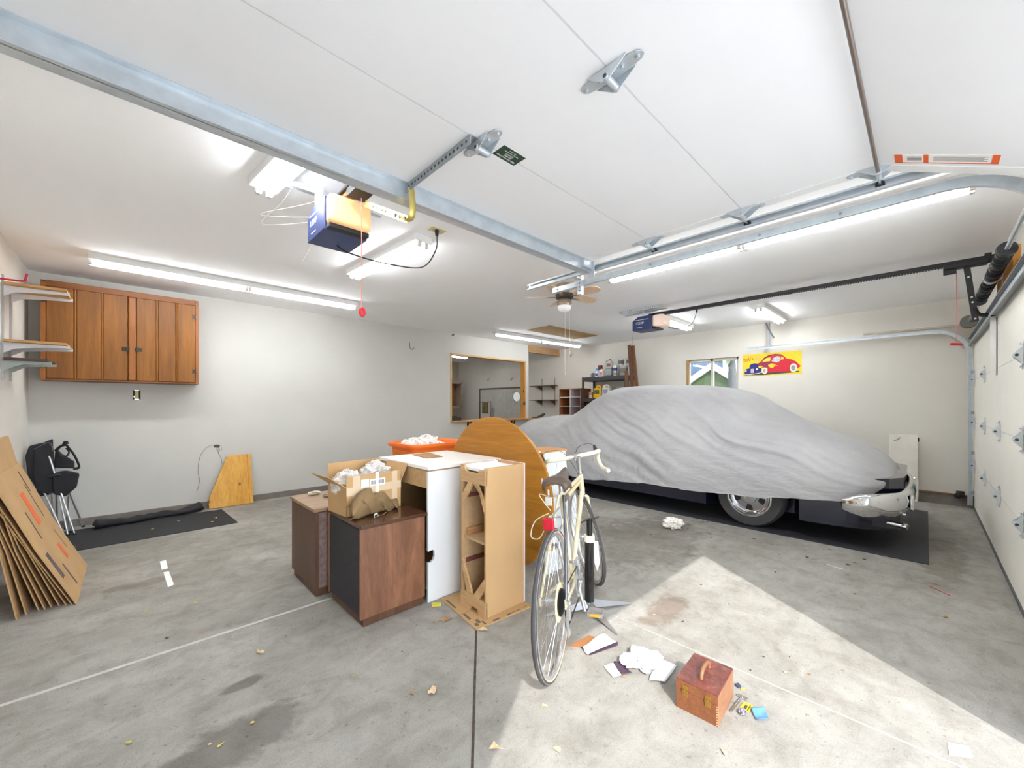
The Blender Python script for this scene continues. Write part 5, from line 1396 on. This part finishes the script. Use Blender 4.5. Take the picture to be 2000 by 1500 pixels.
def plan(inset, notch, y0, y1):
    pts = []
    yy = [y0 + (y1 - y0) * k / 60 for k in range(61)]
    for y in yy:
        w = max(.1, interp(T_hw, y) - inset)
        if notch and (.90 < y < 1.71 or 3.72 < y < 4.5): w = min(w, .66)
        pts.append((w, y))
    return [(-w, y) for w, y in pts] + [(w, y) for w, y in pts[::-1]]
mb = MB()
mb.prism(plan(.05, True, .16, 5.4), .34, (0, 0, .17)); mb.prism(plan(.06, False, .14, 5.4), .12, (0, 0, .51))
mb.build('body', NB, car)
TYR = mat('car_tyre', (58, 56, 56), .8, var=.1, scale=20)
def car_wheel(y, s):
    xo = -s
    c = (s * -.80 if False else (-.80 if s < 0 else .80), y, .325)
    o = -1 if s < 0 else 1
    w = MB().lathe([(.205, -.10), (.30, -.105), (.318, -.08), (.325, -.06), (.325, .06), (.318, .08), (.30, .105), (.255, .11), (.205, .098)], 56, 'X', c, cap=False).build('wheel', TYR, car, smooth=40)
    e = c[0] + o * .09
    MB().lathe([(.208, e + o * .008 - c[0]), (.212, e + o * .016 - c[0]), (.2, e + o * .018 - c[0]), (.188, e + o * .006 - c[0]), (.18, e - o * .03 - c[0]), (.165, e - o * .034 - c[0])], 48, 'X', c, cap=False).build('rim_lip', CHROME, w, smooth=40)
    mb = MB(); mb.lathe([(.168, e - o * .034 - c[0]), (.15, e - o * .022 - c[0]), (.09, e - o * .014 - c[0]), (.0, e - o * .014 - c[0])], 40, 'X', c, cap=False); mb.build('rim_disc', mat('brushed_rim', (190, 192, 198), .2, .95), w, smooth=40)
    sl = MB()
    for k in range(5):
        a = 2 * PI * (k + .75) / 5
        ux = Vector((0, math.cos(a), math.sin(a))); uy = Vector((0, -math.sin(a), math.cos(a)))
        sl.prism([(.095, -.022), (.145, -.034), (.152, 0), (.145, .034), (.095, .022), (.088, 0)], .006, Vector((e - o * .0165 - .003, c[1], c[2])), ux, uy)
    sl.build('wheel_slot', mat('slot_shadow', (24, 24, 28), .6), w)
    MB().lathe([(.075, e - o * .014 - c[0]), (.07, e + o * .012 - c[0]), (.05, e + o * .024 - c[0]), (0, e + o * .028 - c[0])], 28, 'X', c, cap=False).build('centre_cap', CHROME, w, smooth=40)
for y in (1.306, 4.1):
    for s in (-1, 1): car_wheel(y, s)
# bumper
half = [(-.985, .52), (-.995, .44), (-.99, .35), (-.95, .26), (-.86, .19), (-.70, .145), (-.4, .115), (0, .105)]
pth = [Vector((x, y, 0)) for x, y in half]; pth += [Vector((-p.x, p.y, 0)) for p in pth[-2::-1]]
pth = spl(pth, 6)
prof = [(.0, .075), (.018, .07), (.034, .045), (.042, .01), (.038, -.03), (.024, -.062), (.006, -.08), (-.012, -.08), (.0, -.05), (.01, 0), (.0, .05), (-.012, .07)]
mb = MB(); vs = []
for i, p in enumerate(pth):
    tg = (pth[min(i + 1, len(pth) - 1)] - pth[max(i - 1, 0)]).normalized()
    n = Vector((tg.y, -tg.x, 0))
    e = min(i, len(pth) - 1 - i) / 10
    sc = min(1, .55 + .45 * e)
    zc = .405 + .03 * min(1, e / 2.2)
    for a, b in prof: vs.append(tuple(p + n * a * sc + Vector((0, 0, zc + b * 1.32 * sc))))
k = len(prof); fs = []
for i in range(len(pth) - 1):
    for j in range(k): fs.append((i * k + j, i * k + (j + 1) % k, (i + 1) * k + (j + 1) % k, (i + 1) * k + j))
fs += [tuple(range(k)), tuple(range((len(pth) - 1) * k, len(pth) * k))]
mb.add(vs, fs); bp = mb.build('bumper', CHROME, car, smooth=50)
for x in (-.80, .80):
    MB().cyl((x, .14, .345), (x, .118, .345), .009, n=10).build('bumper_bolt', ALU, bp, smooth=40)
MB().bx(-.16, .16, .050, .056, .38, .54).build('licence_plate', mat('plate_green_white', (176, 206, 190), .4), car, bevel=.003)
MB().bx(-.68, -.58, .07, .10, .36, .50).bx(.58, .68, .07, .10, .36, .50).build('bumper_guard', CHROME, car, bevel=.012)
mb = MB(); mb.tube([(-.62, .75, .22), (-.67, .35, .235), (-.72, .11, .225)], .04, 14, flat=.6); mb.build('exhaust_tip', CHROME, car, smooth=50)

# ================================================================== RIGHT BAY
tag(MB().bx(4.665, 6.98, -.02, 5.2, .0005, .007).build('floor_mat', mat('diamond_rubber_mat', (46, 46, 52), .6, var=.15, scale=8, bmp=.5, bscale=60)), 'black textured rubber mat under the covered car', 'mat')
nb = crumple('crumpled_newspaper', NEWS, None, (0, 0, .045), (.10, .085, .05), 81, 34, .5, 2.4)
nb.location = (4.16, 1.86, 0); tag(nb, 'lone ball of crumpled newspaper on the floor beside the car', 'paper')
lw = thing('white_shelf_board', 'tall white board leaning on the right wall behind the car bumper', 'board', (7.58, .215, 0))
mb = MB(); mb.add([(0, -.14, 0), (.018, -.14, 0), (.018, .14, 0), (0, .14, 0), (.045, -.14, .895), (.063, -.14, .895), (.063, .14, .895), (.045, .14, .895)], [(0, 3, 2, 1), (4, 5, 6, 7), (0, 1, 5, 4), (1, 2, 6, 5), (2, 3, 7, 6), (3, 0, 4, 7)])
mb.build('board', mat('warm_white_board', (236, 230, 220), .55), lw, bevel=.002)
MB().tube([(.04, .09, .80), (.034, .06, .815), (.034, .035, .84), (.04, .03, .85)], .005, 6).build('pull', mat('tarnished_pull', (150, 146, 140), .4, .6), lw)
MB().bx(.05, .08, -.155, -.14, .80, .85).build('catch', BSTEEL, lw)
tag(MB().cyl((7.60, -.30, .155), (7.52, -.28, .15), .035, n=12).cyl((7.52, -.28, .15), (7.49, -.275, .15), .022, n=12).bx(7.58, 7.63, -.34, -.27, .12, .20).build('door_sensor', BLACK, bevel=.004), 'black safety sensor at the foot of the right door track', 'sensor')

# steel rack with paint
RK = mat('rack_charcoal', (72, 72, 76), .5, .3)
rk = thing('steel_rack', 'charcoal steel shelving rack of paint and chemicals behind the car', 'shelving rack', (7.25, 4.22, 0))
RY, RX = 1.05, .42
for x in (0, RX):
    for y in (0, RY):
        MB().bx(x - .0, x + .03, y - .02, y + .02, 0, 1.90 if x == 0 else 1.90).build('post', RK, rk)
for z in (1.84, 1.385, .75, .2):
    MB().bx(-.004, RX + .034, -.02, RY + .02, z - .03, z + .055).build('shelf', RK, rk, bevel=.002)
    
def yu(u): return 5.266 - .01254 * (u - 1141)
def zx(q): return 1120 + q * .1067
GRPB = 'paint and chemicals on the top of the rack'
def can(label, q0, q1, z, h, col, band=None, x=7.36, group=GRPB, metal=0, name='paint_can', cat='can'):
    r = max(.025, (zx(q1) - zx(q0)) * .0109 / 2); y = yu((zx(q0) + zx(q1)) / 2)
    t = thing(name, label, cat, (x, y, z), group=group)
    MB().lathe([(r * .97, 0), (r, .006), (r, h - .01), (r * .97, h)], 24).build('body', mat('can_%d_%d_%d' % col, col, .4, metal, var=.08, scale=20), t, smooth=40)
    MB().lathe([(r * .9, h - .002), (r * .9, h + .004), (r * .2, h + .002)], 24).build('lid', ALU, t, smooth=40)
    if band: 
        c, a, b = band
        MB().lathe([(r + .0008, h * a), (r + .0008, h * b)], 24, cap=False).build('label_band', mat('band_%d_%d_%d' % c, c, .5, var=.3, scale=50), t, smooth=40)
    return t
Z0 = 1.896
def bottle(label, q0, q1, z, h, col, cap, x=7.36, lab=None, name='bottle', cat='bottle', group=GRPB):
    w = (zx(q1) - zx(q0)) * .0109; y = yu((zx(q0) + zx(q1)) / 2)
    t = thing(name, label, cat, (x, y, z), group=group)
    mb = MB()
    loft(mb, [[(a, b, zz) for a, b in rrect(w * k * .8, w * k, w * .18 * k)] for k, zz in ((.96, 0), (1, .01), (1, h * .62), (.9, h * .72), (.42, h * .84), (.32, h * .87), (.32, h * .92))])
    mb.build('body', mat('jug_%d_%d_%d' % col, col, .4, var=.05), t, smooth=45)
    MB().cyl((0, 0, h * .9), (0, 0, h), w * .2, n=14).build('cap', mat('cap_%d_%d_%d' % cap, cap, .45), t, smooth=40)
    if lab: MB().bx(-w * .4 - .0012, -w * .4 + .001, -w * .36, w * .36, h * .14, h * .52).build('label', mat('lab_%d_%d_%d' % lab, lab, .5, var=.35, scale=45), t)
    return t
can('small squat tub at the left end of the rack top', 300, 345, Z0, .075, (170, 170, 172), x=7.33)
can('small dark jar in front of the blue bottle on the rack top', 345, 400, Z0, .09, (92, 84, 90), x=7.30)
bottle('slim sky-blue bottle near the left end of the rack top', 355, 408, Z0, .225, (70, 170, 220), (240, 240, 240), x=7.42)
can('dark red can standing tallest at the left of the rack top', 400, 485, Z0 + .15, .11, (112, 52, 52), x=7.44)
can('plain white tub carrying the dark red can', 405, 490, Z0, .148, (200, 200, 204), x=7.44)
bottle('white bottle with blue label left of the pinkish jug', 415, 478, Z0, .15, (226, 228, 232), (220, 220, 224), lab=(50, 80, 160), x=7.31)
bottle('pinkish white jug with a dark cap on the rack top', 482, 575, Z0, .185, (224, 212, 206), (60, 60, 66), lab=(206, 150, 150), x=7.32)
can('silver gallon can below the white jug in the middle of the rack top', 582, 715, Z0, .175, (132, 136, 140), ((164, 168, 162), .15, .85), metal=.5, x=7.36)
bottle('white jug with a red-brown label on the silver gallon can', 605, 715, Z0 + .182, .175, (196, 194, 190), (60, 60, 62), lab=(140, 90, 74), x=7.36)
can('wide grey can behind the white jug, upper left of the stack', 518, 598, Z0 + .18, .17, (132, 134, 136), ((166, 166, 162), .1, .9), x=7.5, metal=.4)
can('grey gallon can under the wide grey can at the back', 500, 600, Z0, .176, (166, 168, 170), metal=.5, x=7.52)
can('small cream can under the blue-labelled can', 727, 803, Z0, .10, (214, 206, 190), ((150, 146, 130), .2, .7), x=7.33)
can('small white can with deep blue label right of the silver gallon', 727, 803, Z0 + .108, .105, (226, 228, 232), ((44, 60, 140), .0, .55), x=7.33)
can('big white bucket with printed label right of the middle', 832, 978, Z0, .20, (176, 172, 166), ((128, 122, 118), .25, .75), x=7.36)
can('white gallon can stacked on the big bucket', 805, 905, Z0 + .207, .14, (188, 188, 186), ((96, 96, 100), .25, .75), x=7.36)
can('white gallon can with black print stacked at the right end', 915, 1040, Z0 + .207, .15, (190, 190, 190), ((110, 108, 112), .3, .7), x=7.44)
can('tall white caulk tub at the right end under the stacked can', 985, 1038, Z0, .2, (224, 220, 226), x=7.36)
can('grey can behind the two small stacked cans', 745, 815, Z0 + .205, .13, (120, 122, 124), x=7.52, metal=.4)
can('large dull can behind the small stacked cans supporting the grey can', 740, 820, Z0, .2, (160, 160, 160), x=7.52, metal=.4)
Z1 = 1.441
G2 = 'jugs on the second shelf of the rack'
can('clear jar with pale contents left of the yellow jug', 272, 358, Z1, .13, (206, 178, 160), ((160, 130, 120), .5, .95), group=G2, name='jar', cat='jar', x=7.34)
def jug(label, q0, q1, h, col, lab, x, cap):
    w = (zx(q1) - zx(q0)) * .0109; y = yu((zx(q0) + zx(q1)) / 2)
    t = thing('jug', label, 'jug', (x, y, Z1), group=G2)
    mb = MB(); loft(mb, [[(a, b, zz) for a, b in rrect(w * k * .6, w * k, w * .14)] for k, zz in ((.96, 0), (1, .012), (1, h * .66), (.92, h * .78))])
    mb.tube([(0, -w * .38, h * .74), (0, -w * .30, h * .93), (0, -w * .05, h * .97), (0, w * .14, h * .94), (0, w * .22, h * .76)], w * .12, 10)
    mb.build('body', mat('plastic_%d_%d_%d' % col, col, .35, var=.04), t, smooth=45)
    MB().cyl((0, w * .33, h * .74), (0, w * .36, h * .96), w * .13, n=14).build('cap', mat('cap_%d_%d_%d' % cap, cap, .45), t, smooth=40)
    MB().bx(-w * .3 - .0015, -w * .3 + .001, -w * .36, w * .36, h * .32, h * .64).build('label', mat('lab_%d_%d_%d' % lab, lab, .5, var=.4, scale=40), t)
jug('bright yellow jug with green label on the second shelf', 368, 525, .27, (244, 190, 16), (74, 96, 70), 7.34, (40, 40, 44))
jug('white jug with blue-grey label beside the yellow jug', 530, 680, .28, (226, 222, 210), (140, 140, 170), 7.34, (226, 222, 210))
can('grey spray can right of the white jug, half behind the car', 705, 745, Z1, .23, (120, 116, 112), group=G2, name='spray_can', x=7.36)
can('second dull spray can beside the first behind the car', 750, 795, Z1, .22, (150, 140, 126), group=G2, name='spray_can', x=7.38)
tag(MB().bx(7.30, 7.62, 4.9, 5.2, .807, 1.33).build('wooden_crate', wood('dark_crate', (70, 40, 34), (104, 62, 50), 'Z', .6)), 'dark red-brown wooden crate on the lower rack shelf', 'crate')
# cubby unit
cu = thing('cubby_unit', 'wooden pigeonhole unit with white shelf edges left of the rack', 'shelf unit', (7.28, 5.34, 0))
CB = wood('cedar_cubby', (150, 88, 48), (184, 120, 72), 'Z', .5)
LIL = mat('lilac_lining', (196, 186, 192), .6)
UH, UW, UD = 1.665, .62, .38
MB().bx(0, UD, 0, .018, 0, UH).bx(0, UD, UW - .018, UW, 0, UH).bx(0, UD, 0, UW, UH - .018, UH).bx(UD - .012, UD, 0, UW, 0, UH).build('carcass', CB, cu)
MB().bx(.003, UD - .012, .018, .024, 0, UH - .018).bx(.003, UD - .012, .29, .296, 0, UH - .018).bx(UD - .018, UD - .012, .018, .296, 0, UH - .018).build('lilac_lining', LIL, cu)
MB().bx(.0, UD - .012, .296, .314, 0, UH - .018).build('divider', CB, cu)
MB().bx(-.001, .002, .297, .313, 0, UH - .018).build('divider_edge', PAPER, cu)
for k in range(1, 9):
    z = UH - .205 * k
    s = MB().bx(0, UD - .012, .018, UW - .018, z, z + .014).build('shelf', CB, cu)
    MB().bx(-.002, .001, .018, UW - .018, z - .001, z + .015).build('shelf_edge', PAPER, s)
# leaning planks
PLK = wood('stained_plank', (106, 70, 40), (140, 98, 60), 'Z', .55)
for k, (y, L, w, lab) in enumerate(((4.165, 2.50, .07, 'tallest reddish plank of the three leaning beside the rack'), (4.085, 2.49, .075, 'right-hand brown plank of the three leaning beside the rack'), (4.21, 1.98, .07, 'shortest left-hand plank of the three leaning beside the rack'))):
    mb = MB(); mb.bx(-.012, .012, -w / 2, w / 2, 0, L)
    o = mb.build('plank', PLK if k != 0 else wood('reddish_plank', (96, 54, 34), (128, 80, 52), 'Z', .55), bevel=.002)
    o.location = (7.10 + (-.035 if k == 2 else .03 * k), (3.85, 3.73, 3.93)[k], .004); o.rotation_euler = (R((-6.0, -7.4, -6.2)[k]), R(2.6), 0)
    tag(o, lab, 'plank', 'planks leaning beside the rack')
# small wall shelves beyond the passage
for z, l in ((1.765, 'upper narrow shelf on the wall beyond the passage'), (1.40, 'lower narrow shelf on the wall beyond the passage')):
    t = thing('wall_shelf', l, 'shelf', (XF, 0, z), group='narrow shelves beyond the passage')
    MB().bx(-.2, -.005, 6.36, 7.16, 0, .018).build('board', wood('grey_brown_shelf', (112, 86, 62), (140, 112, 84), 'Y', .6), t)
    for y in (6.46, 6.89):
        mb = MB(); mb.prism([(0, 0), (-.17, 0), (-.17, -.012), (-.02, -.09), (0, -.1)], .02, (-.006, y + .01, 0), (1, 0, 0), (0, 0, 1)); mb.build('bracket', mat('bronze_bracket', (104, 90, 78), .5, .3), t)
for y, l in ((6.46, 'nearer'), (6.89, 'farther')):
    tag(MB().bx(XF - .008, XF, y - .01, y + .01, 1.26, 1.97).build('shelf_standard', mat('tan_standard', (160, 148, 130), .5, .3)), l + ' slotted strip holding the narrow shelves beyond the passage', 'shelf standard')
def hook(label, y, z):
    tag(MB().tube(spl([(XF, y, z + .05), (XF - .03, y, z), (XF - .05, y, z - .02), (XF - .07, y, z + .03)], 4), .006, 6).build('wall_hook', mat('bronze_hook', (130, 116, 100), .5)), label, 'hook')
hook('small wall hook beside the passage corner above the cubby unit', 5.92, 2.47)
hook('left one of two hooks on the wall seen through the pass-through', 9.0, 2.02)
hook('right one of two hooks on the wall seen through the pass-through', 8.0, 1.99)

# pass-through counter and what is around it
pcn = thing('pass_through_counter', 'narrow orange wooden counter on black brackets under the pass-through', 'counter', (OX0, YB, .96))
MB().bx(0, 2.36, -.13, -.001, 0, .03).build('board', wood('orange_counter', (196, 128, 56), (222, 160, 92), 'X', .4, coat=.3), pcn, bevel=.003)
for x in (.42, 1.62):
    mb = MB(); mb.bx(x - .018, x + .018, -.12, 0, -.012, 0).bx(x - .018, x + .018, -.012, 0, -.34, 0).prism([(0, -.26), (-.10, -.012), (-.085, -.012), (0, -.22)], .02, (x - .01, -.012, 0), (0, 1, 0), (0, 0, 1)); mb.build('bracket', BSTEEL, pcn)
tag(MB().bx(4.47, 4.68, 6.28, 6.40, .991, 1.06).bx(4.48, 4.60, 6.30, 6.38, 1.06, 1.075).build('tool_case', mat('dark_tool_case', (44, 46, 50), .5), bevel=.01), 'small dark case at the left end of the pass-through counter', 'case')
tag(MB().tube([(6.62, 6.22, 1.004), (6.74, 6.20, 1.004), (6.83, 6.18, 1.02), (6.90, 6.16, 1.05)], [.012, .014, .028, .03], 10).cyl((6.90, 6.16, 1.05), (6.97, 6.14, 1.085), .034, .022, n=12).build('vise_handle', mat('dark_vise', (66, 56, 50), .5), smooth=50), 'dark clamp handle sticking out from the right end of the counter', 'clamp')
mi = thing('shaving_mirror', 'round white shaving mirror on an arm at the right jamb of the pass-through', 'mirror', (6.155, 6.24, 1.47))
MB().cyl((0, .02, 0), (0, .006, 0), .108, n=36).build('frame', CHROME, mi, smooth=40)
MB().cyl((0, .006, 0), (0, .003, 0), .102, n=36).build('mirror_glass', mat('pale_mirror_face', (226, 228, 230), .25, .1), mi, smooth=40)
MB().tube([(0, .02, -.10), (.02, .03, -.14), (.28, .05, -.145)], .007, 8).bx(.275, .302, .03, .075, -.18, -.10).build('arm', CHROME, mi, smooth=40)
# rear room
d3 = thing('door_3', 'pale panelled double door in the room behind the pass-through', 'door', (XF, 0, 0), kind='structure')
DP = mat('pale_door', (200, 196, 188), .55)
MB().bx(-.02, 0, 7.45, 9.38, 0, 1.74).build('door_leaf', DP, d3)
MB().bx(-.03, 0, 7.4, 9.42, 1.74, 1.785).bx(-.03, 0, 9.38, 9.43, 0, 1.74).build('door_frame', wood('grey_brown_frame', (106, 88, 72), (130, 112, 94), 'Y', .7), d3)
mb = MB()
for y in (8.30,): mb.bx(-.024, -.019, y - .012, y + .012, 0, 1.74)
for y0 in (7.62, 8.45):
    for z0, z1 in ((1.2, 1.6), (.66, 1.1), (.1, .56)):
        for a, b in ((y0, y0 + .3), (y0 + .38, y0 + .68)):
            mb.bx(-.026, -.019, a, b, z0, z0 + .012).bx(-.026, -.019, a, b, z1 - .012, z1).bx(-.026, -.019, a, a + .012, z0, z1).bx(-.026, -.019, b - .012, b, z0, z1)
mb.build('panel_moulding', mat('pale_moulding', (212, 208, 200), .55), d3)
es_ = thing('easel_board', 'pale board with dark edges and a small dark picture before the rear doors', 'board', (7.55, 8.97, 0))
MB().bx(0, .02, -.23, .23, .9, 1.36).bx(0, .02, -.23, -.19, 0, .9).bx(0, .02, .19, .23, 0, .9).build('board', mat('pale_board', (206, 200, 190), .6), es_)
MB().bx(-.004, .0, -.24, -.225, .4, 1.38).bx(-.004, .0, .225, .24, .4, 1.38).bx(-.004, 0, -.24, -.12, 1.365, 1.38).bx(-.004, 0, .12, .24, 1.365, 1.38).build('edge_trim', BSTEEL, es_)
MB().bx(-.012, -.002, -.13, .12, 1.06, 1.35).build('picture', mat('mottled_picture', (120, 104, 66), .5, var=.5, scale=16), es_)
MB().bx(-.015, -.002, -.14, -.13, 1.05, 1.36).bx(-.015, -.002, .12, .13, 1.05, 1.36).bx(-.015, -.002, -.14, .13, 1.35, 1.36).bx(-.015, -.002, -.14, .13, 1.05, 1.06).build('picture_frame', BSTEEL, es_)
rc_ = thing('open_cabinet', 'greyish open cabinet with brown inside on the rear room wall', 'cabinet', (6.4, 9.72, 1.2))
GC = mat('greige_cabinet', (146, 126, 110), .6)
MB().bx(0, .88, 0, .78, 0, .05).bx(0, .88, 0, .78, .72, .77).bx(0, .05, 0, .78, 0, .77).bx(.83, .88, 0, .78, 0, .77).bx(-.02, .9, -.02, .78, .77, .82).build('frame', GC, rc_)
MB().bx(.05, .83, .3, .32, .05, .72).build('back', wood('brown_cabinet_back', (112, 70, 40), (140, 92, 56), 'Z', .6), rc_)

# poster
po = thing('poster', 'yellow poster of a red and blue hot rod on the right wall', 'poster', (XF - .001, 2.21, 1.79))
PW, PH = .843, .372
MB().bx(-.003, 0, -PW, 0, 0, PH).build('sheet', mat('poster_yellow', (236, 206, 20), .5, var=.05, scale=8), po)
def art(name, polys, col, lay, var=.12):
    mb = MB()
    for p in polys:
        mb.prism([(u * PW, v * PH) for u, v in p], .0004, (-.003 - .0005 * lay, 0, 0), (0, -1, 0), (0, 0, 1))
    return mb.build(name, mat('poster_%d_%d_%d' % col, col, .5, var=var, scale=30), po)
def disc(u, v, r, ry=None, n=22): return [(u + r * math.cos(2 * PI * k / n), v + (ry or r * 2.2) * math.sin(2 * PI * k / n)) for k in range(n)]
art('ground_shadow', [[(.03, .05), (.35, .02), (.95, .08), (.97, .13), (.5, .12), (.04, .12)]], (66, 56, 66), 1)
art('red_body', [[(.44, .12), (.44, .36), (.36, .5), (.30, .6), (.34, .68), (.38, .80), (.46, .90), (.57, .93), (.66, .90), (.72, .80), (.76, .69), (.84, .64), (.91, .54), (.96, .40), (.985, .34), (.96, .27), (.92, .22), (.82, .12)]], (206, 18, 44), 1)
art('dark_roof', [[(.35, .66), (.40, .82), (.47, .91), (.57, .94), (.66, .905), (.71, .83), (.66, .86), (.57, .895), (.48, .87), (.42, .79), (.37, .66)]], (120, 16, 50), 2)
art('crimson_hood', [[(.26, .56), (.36, .62), (.5, .60), (.56, .5), (.44, .34), (.30, .36)]], (150, 40, 70), 2)
art('blue_front', [[(.03, .10), (.035, .26), (.06, .33), (.12, .36), (.125, .48), (.15, .55), (.22, .58), (.27, .54), (.30, .40), (.34, .30), (.33, .16), (.28, .10)]], (28, 36, 124), 2)
art('window', [[(.34, .60), (.38, .70), (.42, .78), (.50, .80), (.48, .63)], [(.66, .66), (.67, .80), (.71, .76), (.715, .67)]], (232, 206, 90), 3, .3)
art('window', [[(.51, .62), (.54, .76), (.60, .83), (.65, .80), (.655, .62), (.6, .55)]], (188, 196, 204), 3, .3)
art('flame', [[(.28, .42), (.33, .46), (.31, .40), (.38, .42), (.33, .36), (.29, .34)], [(.45, .46), (.50, .52), (.56, .50), (.53, .47), (.60, .46), (.54, .42), (.62, .42), (.55, .37), (.53, .31), (.49, .33), (.46, .40)]], (244, 200, 30), 4)
art('white_wall', [disc(.39, .21, .045, .15), disc(.87, .27, .058, .19)], (236, 226, 206), 4, .03)
art('wheel_disc', [disc(.385, .21, .026, .09), disc(.868, .27, .036, .12)], (150, 156, 160), 5, .3)
art('grille', [[(.145, .14), (.145, .32), (.2, .33), (.2, .14)]], (196, 178, 172), 4)
art('chrome_bar', [[(.03, .10), (.15, .09), (.30, .13), (.33, .16), (.30, .10), (.14, .05), (.03, .07)], [(.04, .2), (.07, .22), (.07, .28), (.04, .26)], [(.235, .26), (.27, .26), (.275, .34), (.24, .34)]], (216, 216, 222), 5, .1)
text('lettering', "Bob's", .088, mat('poster_script_red', (190, 40, 20), .5), po, (-.0045, -.085, .285), frot((0, -1, .12), (.0, .25, 1)), .0003, sx=.8)
art('faint_lettering', [[(.19, .66), (.32, .68), (.33, .72), (.2, .70)], [(.2, .76), (.3, .8), (.33, .86), (.28, .9), (.22, .84)]], (226, 186, 110), 2, .3)
# gap: jamb board strip left of poster is part of window_1

# ================================================================== LITTER
LEAF = mat('dry_leaf', (176, 136, 92), .85, var=.3, scale=30)
LEAF2 = mat('pale_chip', (206, 180, 142), .85, var=.2, scale=30)
LEAFD = mat('dark_bit', (74, 62, 54), .9, var=.3, scale=30)
LEAFY = mat('yellow_leaf', (196, 176, 84), .8, var=.2, scale=30)
def leaf(name, label, group, cat, x, y, s, m, seed, flatk=.35):
    random.seed(seed)
    mb = MB(); n = 9
    c = (0, 0, .35 * s * flatk + .001)
    ring = []
    for k in range(n):
        a = 2 * PI * k / n
        rr = s * random.uniform(.45, 1.05) * (1.25 if k % 3 == 0 else .8)
        ring.append((rr * math.cos(a), rr * .7 * math.sin(a), .001 + random.uniform(0, s * flatk)))
    mb.add([c] + ring, [(0, 1 + k, 1 + (k + 1) % n) for k in range(n)])
    o = mb.build(name, m, solid=.0008)
    o.location = (x, y, .001); o.rotation_euler = (0, 0, random.uniform(0, 6.28))
    return tag(o, label, cat, group)
leaf('oak_leaf', 'large curled brown leaf lying in front of the front speaker, right of its plinth', None, 'leaf', 1.385, 2.0, .045, LEAF, 1)
leaf('oak_leaf', 'curled brown leaf at the front tip of the flattened carton', None, 'leaf', 1.475, 1.765, .03, LEAF2, 2)
leaf('oak_leaf', 'big pale torn leaf on the shaded floor left of the dark joint', None, 'leaf', .99, 1.545, .036, LEAF2, 3)
leaf('oak_leaf', 'brown curled leaf left of the big pale leaf', None, 'leaf', .916, 1.60, .018, LEAF, 4)
leaf('oak_leaf', 'pale leaf alone on the shaded floor in front of the speakers', None, 'leaf', .497, 2.417, .03, LEAF2, 5)
leaf('oak_leaf', 'pale leaf touching the dark joint at the bottom edge', None, 'leaf', 1.0, 1.13, .03, LEAF2, 6)
leaf('oak_leaf', 'pale chip in the sun below the wooden box', None, 'leaf', 1.603, .521, .022, LEAF2, 7)
leaf('oak_leaf', 'small brown curl below the plum flap in the sun', None, 'leaf', 1.70, 1.0, .016, LEAF, 8)
leaf('oak_leaf', 'pale chip in the sun below the bicycle wheel', None, 'leaf', 1.288, 1.14, .018, LEAF2, 9)
leaf('oak_leaf', 'pale forked chip in the sun near the bottom edge', None, 'leaf', 1.164, .959, .02, LEAF2, 10)
yl = flat('yellow_wrapper', 'yellow and clear wrapper at the foot of the white cabinet', 'wrapper', [(1.405, 2.20), (1.45, 2.165), (1.475, 2.20), (1.43, 2.245)], .001, mat('yellow_wrapper', (222, 208, 60), .4), .004)
tag(MB().tube(spl([(1.30, 2.02, .004), (1.33, 2.03, .006), (1.37, 2.01, .01)], 4), .0025, 5).build('dry_twig', LEAF), 'thin stem beside the large curled leaf in front of the speaker', 'twig')
tag(MB().cyl((4.12, -.02, .003), (4.02, -.115, .003), .003, n=6).build('red_straw', mat('red_straw', (176, 70, 66), .5)), 'thin red stick on the floor in front of the closed door', 'stick')
tag(MB().cyl((4.08, .56, .003), (4.05, .45, .003), .003, n=6).build('white_stick', PAPER), 'thin white stick on the floor between the sun patch and the car mat', 'stick')
flat('paper_corner', 'small white torn paper in the sun at the lower right', 'paper', [(2.19, -.06), (2.27, -.06), (2.30, -.115), (2.235, -.12)], .0008, PAPER, .001)
random.seed(21)
G3 = 'dry leaf crumbs scattered over the floor'
rr = random.Random(33)
for k in range(34):
    x, y = rr.uniform(3.5, 5.0), rr.uniform(-.3, 2.0)
    if x > 4.62 and y > -.05: x -= .6
    leaf('leaf_crumb', 'small dry leaf crumb on the bare floor between car mat and sun patch', G3 + ' near the car', 'leaf', x, y, rr.uniform(.008, .022), rr.choice((LEAF, LEAFD, LEAFD, LEAF2)), 100 + k)
for k in range(30):
    x, y = rr.uniform(-.3, 1.3), rr.uniform(1.5, 4.6)
    if x > .85 and y > 2.2: x -= .7
    leaf('leaf_crumb', 'small dry leaf crumb on the shaded floor of the left bay', G3 + ' on the left', 'leaf', x, y, rr.uniform(.006, .016), rr.choice((LEAF, LEAFD, LEAF2, LEAFY)), 200 + k)
for k in range(22):
    x, y = rr.uniform(2.1, 3.1), rr.uniform(.1, 1.2)
    if y < (x - 2.1) * 1.0: y = (x - 2.1) * 1.1 + .1
    leaf('leaf_crumb', 'small leaf crumb in the far half of the sun patch', G3 + ' in the sun', 'leaf', x, y, rr.uniform(.005, .013), rr.choice((LEAF, LEAFD, LEAF2)), 300 + k)
for k, (x, y) in enumerate(((.72, 5.6), (.66, 5.45), (.40, 5.75), (.18, 5.55), (-.35, 5.35))):
    leaf('mat_crumb', 'small pale crumb on the rubber mat by the back wall', 'crumbs on the rubber mat', 'crumb', x, y, .02, (LEAF2, LEAFY)[k % 2], 400 + k).location.z = .0065
